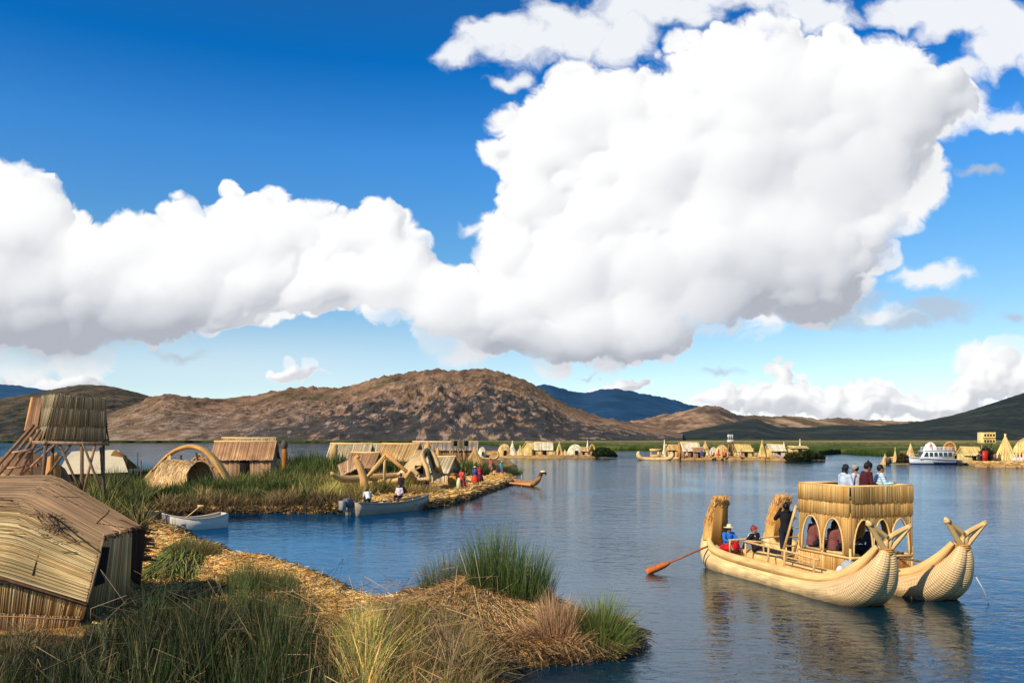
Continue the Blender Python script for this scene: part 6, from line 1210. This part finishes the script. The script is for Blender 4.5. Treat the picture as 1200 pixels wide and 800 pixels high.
gable_hut('yellow steep hut with a dark doorway in the far row', o3(621, YA), .9, 2.4, 2.6, 1.6, 3.0, YL2, 5, n=50, r=.06, name='reed_hut'); gable_hut('wide hut with a bright pale roof and orange walls in the far row', o3(637, YA), 0, 3.6, 2.4, 1.5, 2.9, PL2, 6, n=50, r=.06, wcols=ORG2)
cone_hut('reed cone with a dark opening right of the wide pale-roofed hut', o3(655.5, YA), 3.0, 1.1, ORG2, 7, 90, .06, door=True); cone_hut('tiny reed cone between the opened cone and the pale tent', o3(662, YA), 1.3, .6, YL2, 8, 40, .06)
vault('broad pale tent-like hut near the right end of the far row', 674, YA, 3.5, 2.5, PL2, 9); gable_hut('low dark-fronted hut right of the pale tent-like hut', o3(683, YA), 0, 2.0, 1.8, 1.1, 1.7, ORG2, 10, n=30, r=.06)
cone_hut('slim pale reed spire at the right end of the far row', o3(688.5, YA), 3.3, .55, PL2, 11, 60, .06, name='reed_spire', cat='reed spire')
t = thing('reed_arch', 'small reed arch beside the round green bush of the far village', 'arch', o3(694, YA)); g = MB(); th = np.linspace(0, np.pi, 12); g.tube(np.column_stack([np.cos(th)*.7, th*0, np.sin(th)*2.4]), .22, 7, col=(1, .85, .6)); g.build('arch', M['rollfar'], t, True)
def bush(label, px, Y, w, h, cols, tips, seed, name='bush'):
    t = thing(name, label, 'bush', o3(px, Y, .2)); rg = np.random.default_rng(seed); n = 1500; a = rg.random(n)*6.283; r = np.sqrt(rg.random(n)); x, y = np.cos(a)*r*w/2, np.sin(a)*r*w*.35; top = np.sqrt(1-r**2*.9)*h*(.8+.3*fbm(x*1.2, y*1.2, 3, seed)); zz = top*rg.uniform(.2, 1, n); d = rg.normal(0, .14, (n, 3)); A = np.column_stack([x, y, zz]); cols = np.array(cols+tips)
    mb = MB(); mb.strands(A-d, A+d+(0, 0, .1), .07, cols[rg.integers(0, len(cols), n)]*(.35+.75*(zz/h))[:, None], 3, .3); mb.lathe([(w*.44*math.cos(b), h*.72*math.sin(b)) for b in np.linspace(0, 1.5, 6)], n=14, col=cols.mean(0)*.4, sy=.7); mb.build('foliage', M['blade'], t)
bush('round dark green bush at the right end of the far reed village', 706, 188, 4.6, 2.7, OL, [(.05,.11,.02), (.09,.16,.03)], 1); bush('low green bush trailing into the reed beds beside the round bush', 716, 188, 2.6, 1.5, OL, [(.08,.14,.03)], 2)
t = thing('reed_boat', 'little reed boat with curved prow moored behind the women at the island tip', 'reed boat', o3(577, 170, .1)); g = MB(); g.tube(spline([(-2, 0, .3), (-1, 0, .15), (.6, 0, .2), (1.2, 0, .9), (1.0, 0, 1.5)], 16), .22, 8, col=(1, .9, .7)); g.build('hull', M['rollfar'], t, True)
# --- village B (px 745..960, Y about 176)
YB = 174
def far_boat(label, px, Y, L, heads=True, z=0):
    t = thing('reed_boat', label, 'reed boat', ((px-600)/F*Y, Y, 0)); 
    for dy in (-.55, .55):
        q = spline([(-L/2-.1, dy, 1.7), (-L/2-.25, dy, 1.1), (-L/2+.2, dy, .4), (-L/4, dy, .18), (L/4, dy, .18), (L/2-.3, dy, .4), (L/2+.15, dy, 1.1), (L/2-.05, dy, 1.6)], 28); g = MB(); g.tube(q, np.interp(np.arange(28), [0, 6, 22, 27], [.14, .40, .40, .14]), 10, col=(1.15, 1.2, 1.4)); g.build('hull', M['rollfar'], t, True)
    return t
fb = far_boat('pale reed boat with upturned ends moored at the far village', 768, 171, 6.4); g = MB()
for x in (-.9, .9): g.box((x, 0, 1.2), (.12, 1.2, 1.5), None, (1, .8, .6))
g.box((0, 0, 2.0), (2.2, 1.5, .5), None, (1.2, 1.0, .7)); g.box((0, 0, .8), (2.0, 1.3, .6), None, (1.1, .9, .6)); g.build('cabin', M['straw'], fb)
far_boat('second reed boat with a curled head behind the pale moored one', 785, 176, 4.0)
cone_hut('thin pale spire left of the far mooring', o3(778.5, YB+2), 3.4, .5, PL2, 20, 50, .06, name='reed_spire', cat='reed spire'); gable_hut('small orange hut beside the moored reed boat', o3(787, YB+3), .1, 2.0, 2, 1.6, 2.4, ORG2, 21, n=40, r=.06)
t = thing('reed_pillar', 'dark orange reed pillar left of the big white-roofed hut', 'pillar', o3(796, YB)); g = MB(); g.tube([(0, 0, 0), (.1, 0, 1.4), (0, 0, 2.6), (-.1, 0, 3.0)], [.5, .42, .3, .16], 10, col=(.75, .55, .35)); g.build('reed_bundle', M['rollfar'], t, True)
gable_hut('biggest white-roofed hut with an open dark front in the village opposite', o3(808, YB), .15, 3.4, 2.8, 1.5, 3.0, PL2, 22, n=60, r=.06, wcols=[(.35,.2,.1), (.5,.3,.15)])
gable_hut('small brown hut tucked beside the big white-roofed hut', o3(817, YB-1), .1, 1.8, 1.8, 1.3, 2.0, RED, 23, n=30, r=.06)
cone_hut('wide orange reed cone above the blue-dressed villager', o3(826.5, YB), 3.2, 1.5, ORG2, 24, 100, .06)
vault('orange domed hut with a red-dressed villager in front', 846, YB, 2.9, 2.5, ORG2, 25); vault('small pale domed hut between the reed cone and the orange dome', 836, YB+3, 1.8, 2.0, PL2, 26)
t = thing('viewing_mast', 'thin mast carrying a small white lookout platform over the far village', 'mast', o3(856, YB)); g = MB()
for x in (-.35, .35): g.tube([(x*1.6, 0, 0), (x, 0, 3.1)], .12, 6, col=(2, 1.3, .8))
g.build('mast', M['wood'], t); g = MB(); g.box((0, 0, 3.3), (1.3, .8, .5), None, (.75, .68, .55)); g.build('platform', M['paint'], t)
for i, x in enumerate((-.4, .05, .42)): person(['person in white at the left of the small platform over the far village', 'person in pale grey in the middle of the small platform', 'person in cream at the right of the small platform'][i], o3(856+x/YB*1000, YB, 3.95), 3+.5*i, pose='stand', top=[(.8, .8, .8), (.6, .62, .66), (.8, .76, .66)][i], legs=(.5, .5, .5), vox=.05, h=1.35)
gable_hut('open-fronted yellow hut right of the mast', o3(870, YB), .2, 2.9, 2.4, 1.4, 2.5, YL2, 27, n=50, r=.06); gable_hut('dark little hut behind the open-fronted yellow hut', o3(877, YB+2), 0, 1.6, 1.6, 1.2, 1.7, RED, 28, n=30, r=.06)
cone_hut('tall slender reed cone alone right of the yellow hut', o3(893, YB), 3.4, .9, YL2, 29, 80, .06); vault('low reed dome at the foot of the tall slender cone', 898, YB+2, 1.5, 1.4, RED, 30)
gable_hut('pale double-gabled hut in the right half of the village opposite', o3(908, YB), .25, 3.0, 2.4, 1.5, 2.6, PL2, 31, n=50, r=.06, wcols=YL2); cone_hut('narrow pale cone right of the double-gabled hut', o3(918.5, YB), 3.0, .7, PL2, 32, 60, .06)
gable_hut('flat-topped straw hut at the right end of the village opposite', o3(934, YB), 0, 3.2, 2.6, 1.9, 2.2, YL2, 33, n=50, r=.06); cone_hut('small spire rising over the flat-topped straw hut', o3(937.5, YB+2), 3.6, .4, PL2, 34, 40, .06, name='reed_spire', cat='reed spire')
bush('yellow-green bush below the flat-topped straw hut', 930, YB-7, 3.6, 1.7, OL, [(.30,.26,.06), (.20,.20,.05)], 3); bush('dark green bush at the right tip of the village opposite', 945, YB-5, 3.6, 2.2, OL, [(.06,.12,.02), (.12,.17,.03)], 4); bush('low green bush trailing off right of the village opposite', 957, YB-4, 3.2, 1.4, OL, [(.08,.14,.03)], 5)
t = thing('covered_boat', 'low lilac covered boat drawn up before the double-gabled hut', 'boat', o3(914, 168, .35)); g = MB(); g.tube(spline([(-.9, 0, .7), (-.3, 0, .5), (.5, 0, .1), (1.3, 0, 0)], 10), [.3]*6+[.28, .24, .2, .1], 10, col=(.50, .40, .52)); g.build('tarpaulin', M['paint'], t, True)
FP = [(822, 'blue top with a dark skirt', (.05, .12, .5), (.06, .06, .2)), (829, 'yellow top and pale skirt', (.8, .6, .15), (.75, .6, .4)), (833, 'white blouse and pink skirt', (.8, .78, .75), (.8, .35, .35)), (842, 'bright red dress', (.75, .05, .06), (.7, .05, .05)), (849, 'orange jacket and red skirt', (.8, .3, .08), (.7, .1, .05)), (862, 'green top and yellow skirt', (.15, .3, .08), (.75, .5, .12)), (868, 'pink dress', (.8, .3, .35), (.75, .25, .3)), (805, 'salmon dress', (.75, .35, .28), (.75, .4, .3)), (857, 'dark coat', (.05, .04, .05), (.04, .03, .03))]
for i, (px, lab, tp_, sk_) in enumerate(FP): person('distant villager in %s on the shore of the village opposite' % lab, o3(px, 169.5+.3*(i % 3), .55), 2.6+.4*(i % 4), pose='stand', top=tp_, skirt=sk_, vox=.05, h=1.6, hat='bowler' if i % 2 else None)
# --- village C at the right edge
YC = 140
cone_hut('short fat reed bundle at the water edge left of the white tour boat', o3(1037, YC+3, .0), 1.7, .75, ORG2, 40, 60, .05, name='reed_stack', cat='reed stack'); g = tag(MB().box((0, 0, .5), (.7, .6, 1.0), None, (.08, .06, .05)).build('dark_crate', M['paint'], None), 'small dark crate beside the short reed bundle at the water edge', 'crate'); g.location = o3(1041, YC+2, .1)
cone_hut('thin leaning pole of reeds left of the tour boat', o3(1049, YC+4), 2.3, .35, ORG2, 41, 40, .05, name='reed_spire', cat='reed spire'); bush('dry grey bush on the little raft left of the tour boat', 1057, YC+4, 2.4, 1.9, BR, [(.3,.24,.1)], 6); cone_hut('broad orange reed cone directly behind the tour boat bow', o3(1067, YC+5), 2.9, 1.1, ORG2, 42, 90, .05)
vault('white peaked tent roof rising behind the tour boat cabin', 1090, YC+8, 2.6, 3.2, [(.85,.82,.74), (.9,.88,.8)], 43)
t = thing('reed_ring', 'large upright reed ring on the shore behind the tour boat stern', 'reed ring', o3(1113, YC+5)); g = MB(); th = np.linspace(0, 2*np.pi, 30); g.tube(np.column_stack([np.cos(th)*1.05, th*0, 1.95+np.sin(th)*1.25]), .17, 8, False, col=(1, .8, .6)); g.build('ring', M['rollfar'], t, True); g = MB()
for k in range(8): a = k*np.pi/8; g.tube([(-np.cos(a)*1.0, 0, 1.95-np.sin(a)*1.2), (np.cos(a)*1.0, 0, 1.95+np.sin(a)*1.2)], .06, 6, col=(.8, .45, .35))
g.build('spokes', M['rollfar'], t)
gable_hut('straw-roofed hut between the tour boat and the small lookout', o3(1136, YC+1), .05, 2.7, 2.2, 1.3, 2.4, YL2, 44, n=60, r=.05)
bush('big dark round bush around the pole of the small lookout', 1157, YC, 3.4, 3.3, OL, [(.10,.12,.04), (.2,.15,.08)], 7)
t = thing('lookout_tower', 'small straw lookout box with windows on a post above a dark bush', 'tower', o3(1156, YC+1)); g = MB(); c = np.array((0, 0, 4.0))
for i in range(4):
    a = [(-1, -.8), (1, -.8), (1, .8), (-1, .8)][i]; b = [(-1, -.8), (1, -.8), (1, .8), (-1, .8)][(i+1) % 4]; reed_panel(g, [c+(*a, -.85), c+(*b, -.85), c+(*b, .85), c+(*a, .85)], 40, .04, YL2, 150+i, 'v')
bx_ = g.build('thatched_box', M['litter'], t)
for k in range(4):
    g = MB(); g.box(c+(-.72+k*.48, -.88, .42), (.26, .05, .36)); g.build('window', M['dark'], bx_)
    g = MB(); g.box(c+(-.72+k*.48, -.88, -.55), (.26, .05, .36)); g.build('window', M['dark'], bx_)
g = MB(); g.box(c+(0, -.9, -.06), (2.1, .06, .1), None, (.5, .3, .15)); g.build('floor_band', M['pole'], bx_)
for x in (-.8, .8): g = MB(); g.tube([(x, 0, 0), (x, 0, 3.2)], .09, 6, col=(2, 1.5, 1)); g.build('leg', M['wood'], t)
g = tag(MB().box((0, 0, 1.0), (.85, .12, 1.9), None, (.55, .03, .02)).build('red_door', M['paint'], None), 'bright red door panel standing before the dark bush', 'door'); g.location = o3(1154.5, YC-2, .4)
cone_hut('big golden reed cone right of the small lookout', o3(1178, YC-1), 4.4, 1.9, YL2, 45, 220, .05); vault('big yellow domed hut cut by the right edge of the view', 1203, YC, 4.4, 3.9, YL2, 46); vault('farther domed hut beyond the right edge', 1240, YC+3, 4, 3.4, ORG2, 47)
for i, (px, lab, a_, b_) in enumerate(((1147, 'dark clothes by the bush', (.05,.05,.08), (.04,.03,.04)), (1166, 'dark skirt beside the golden cone', (.3,.15,.1), (.05,.04,.05)), (1171, 'brown clothes left of the golden cone', (.25,.15,.1), (.1,.06,.05)), (1189, 'pale turquoise top before the yellow dome', (.5,.75,.75), (.6,.7,.7)), (1193, 'red top before the yellow dome', (.7,.1,.1), (.7,.6,.6)), (1197, 'dark blue top before the yellow dome', (.05,.08,.3), (.8,.7,.6)))):
    person('distant villager in '+lab, o3(px, YC-5, .5), 2.8+.3*i, pose='stand', top=a_, skirt=b_, vox=.05, h=1.55)
# ================= white tour boat =================
tb = thing('tour_boat', 'white tour boat with a row of dark windows and a blue waterline', 'boat', ((1098-600)/F*143, 143, 0), math.radians(2))
Lb = 9.6; n = 26; u = np.linspace(0, 1, n); xs = -Lb/2+u*Lb; hw = 1.3*np.where(u < .55, np.sin(np.clip(u/.55, 0, 1)*np.pi/2)**.6, 1-.15*(u-.55)/.45); top = 1.35-.45*np.clip(u/.6, 0, 1)**.7; th = np.linspace(-1, 1, 13)
def hs_(z0, z1, sc=1.0):
    V = np.zeros((n, 13, 3))
    for j, a in enumerate(th): V[:, j, 0] = xs+(.5*(1-abs(a))*0); V[:, j, 1] = np.maximum(hw*sc, .03)*np.sign(a)*abs(a)**.5; V[:, j, 2] = z0+(z1-z0)*abs(a)**2
    return V
V = np.zeros((n, 13, 3))
for j, a in enumerate(th): V[:, j, 0] = xs*(1-.06*(1-abs(a))); V[:, j, 1] = np.maximum(hw, .03)*np.sign(a)*abs(a)**.5; V[:, j, 2] = -.2+(top+.2)*abs(a)**2.2
g = MB(); cc = np.where(V[..., 2:3] < .30, np.array((.02, .05, .22)), np.array((.80, .80, .80))); g.grid(V, cc); dk = V[:, [0, -1]].copy(); g.grid(dk, (.7, .7, .68), flip=True); g.add(V[-1], [np.array([list(range(13))])], (.7, .7, .7)); hb = g.build('hull', M['paint'], tb)
g = MB(); g.tube(V[:, 0]+(0, -.02, -.16), .05, 6, col=(.05, .08, .2)); g.build('rub_rail', M['paint'], hb, True)
g = MB(); P0 = [(-3.4, -1.05, .95), (2.4, -1.1, .95), (2.4, 1.1, .95), (-3.4, 1.05, .95), (-2.5, -.95, 2.25), (2.4, -1.0, 2.25), (2.4, 1.0, 2.25), (-2.5, .95, 2.25)]; g.add(P0, [[(0, 3, 2, 1), (4, 5, 6, 7), (0, 1, 5, 4), (1, 2, 6, 5), (2, 3, 7, 6), (3, 0, 4, 7)]], (.82, .82, .80)); cb = g.build('cabin', M['paint'], tb)
for k in range(6):
    x = -2.35+k*.80; g = MB(); sl_ = .18 if k == 0 else 0; g.add([(x-.28-sl_, -1.105, 1.35), (x+.30, -1.125, 1.35), (x+.30, -1.045, 2.0), (x-.28+sl_, -1.03, 2.0)], [[(0, 1, 2, 3)]]); g.build('window', M['glass'], cb)
g = MB(); g.add([(-3.25, -.8, 1.2), (-2.62, -.75, 2.1), (-2.62, .75, 2.1), (-3.25, .8, 1.2)], [[(0, 3, 2, 1)]]); o_ = g.build('windscreen', M['glass'], cb); o_.location = (-.03, 0, .02)
g = MB(); g.box((0.1, 0, 2.31), (5.4, 2.2, .1), None, (.85, .85, .83)); rf_ = g.build('roof', M['paint'], tb)
g = MB(); ys = -1.0
for yy in (-1.0, 1.0):
    g.tube([(-2.2, yy, 2.85), (2.6, yy, 2.85)], .03, 5, col=(1, 1, 1)); g.tube([(-2.2, yy, 2.6), (2.6, yy, 2.6)], .02, 5, col=(1, 1, 1))
    for k in range(8): g.tube([(-2.2+k*.68, yy, 2.3), (-2.2+k*.68, yy, 2.85)], .025, 5, col=(1, 1, 1))
g.build('roof_rail', M['paint'], rf_)
g = MB(); g.box((3.0, 0, 1.9), (1.2, 1.9, .07), None, (.7, .7, .7)); [g.tube([(3.5, s*.9, .9), (3.5, s*.9, 1.9)], .04, 6) for s in (-1, 1)]; g.build('stern_awning', M['paint'], tb)
g = MB(); g.box((4.4, 0, .5), (.5, .8, .8), None, (.05, .05, .07)); g.build('outboard_motor', M['paint'], tb); g = MB(); g.add([(2.42, -1.0, 1.0), (2.42, .1, 1.0), (2.42, .1, 2.2), (2.42, -1.0, 2.2)], [[(0, 1, 2, 3)]]); g.build('cabin_doorway', M['dark'], cb)
g = MB(); g.tube([(-4.6, 0, 1.35), (-4.5, -.4, 1.75), (-3.5, -.9, 1.6)], .025, 5, col=(1, 1, 1)); g.tube([(-4.6, 0, 1.35), (-4.5, .4, 1.75), (-3.5, .9, 1.6)], .025, 5, col=(1, 1, 1)); g.build('bow_rail', M['paint'], tb)
for i, (x, c_) in enumerate(((3.4, (.7, .7, .72)), (2.9, (.1, .1, .3)), (-1.0, (.7, .2, .2)))): person(['person in pale clothes at the stern of the tour boat', 'person in navy at the stern of the tour boat', 'person in red on the roof of the tour boat'][i], tuple(np.array(tb.location)+(x, -.3 if i < 2 else 0, .75 if i < 2 else 2.36)), 1+i, pose='stand' if i < 2 else 'sit', top=c_, vox=.05, h=1.5)
ca_ = thing('dark_launch', 'small dark launch moored at the stern of the tour boat', 'boat', ((1132-600)/F*141, 141, 0)); g = MB(); g.tube([(-1.4, 0, .35), (0, 0, .25), (1.4, 0, .4)], [.45, .5, .3], 10, col=(.04, .04, .06), sx=1.2); g.build('hull', M['paint'], ca_, True)
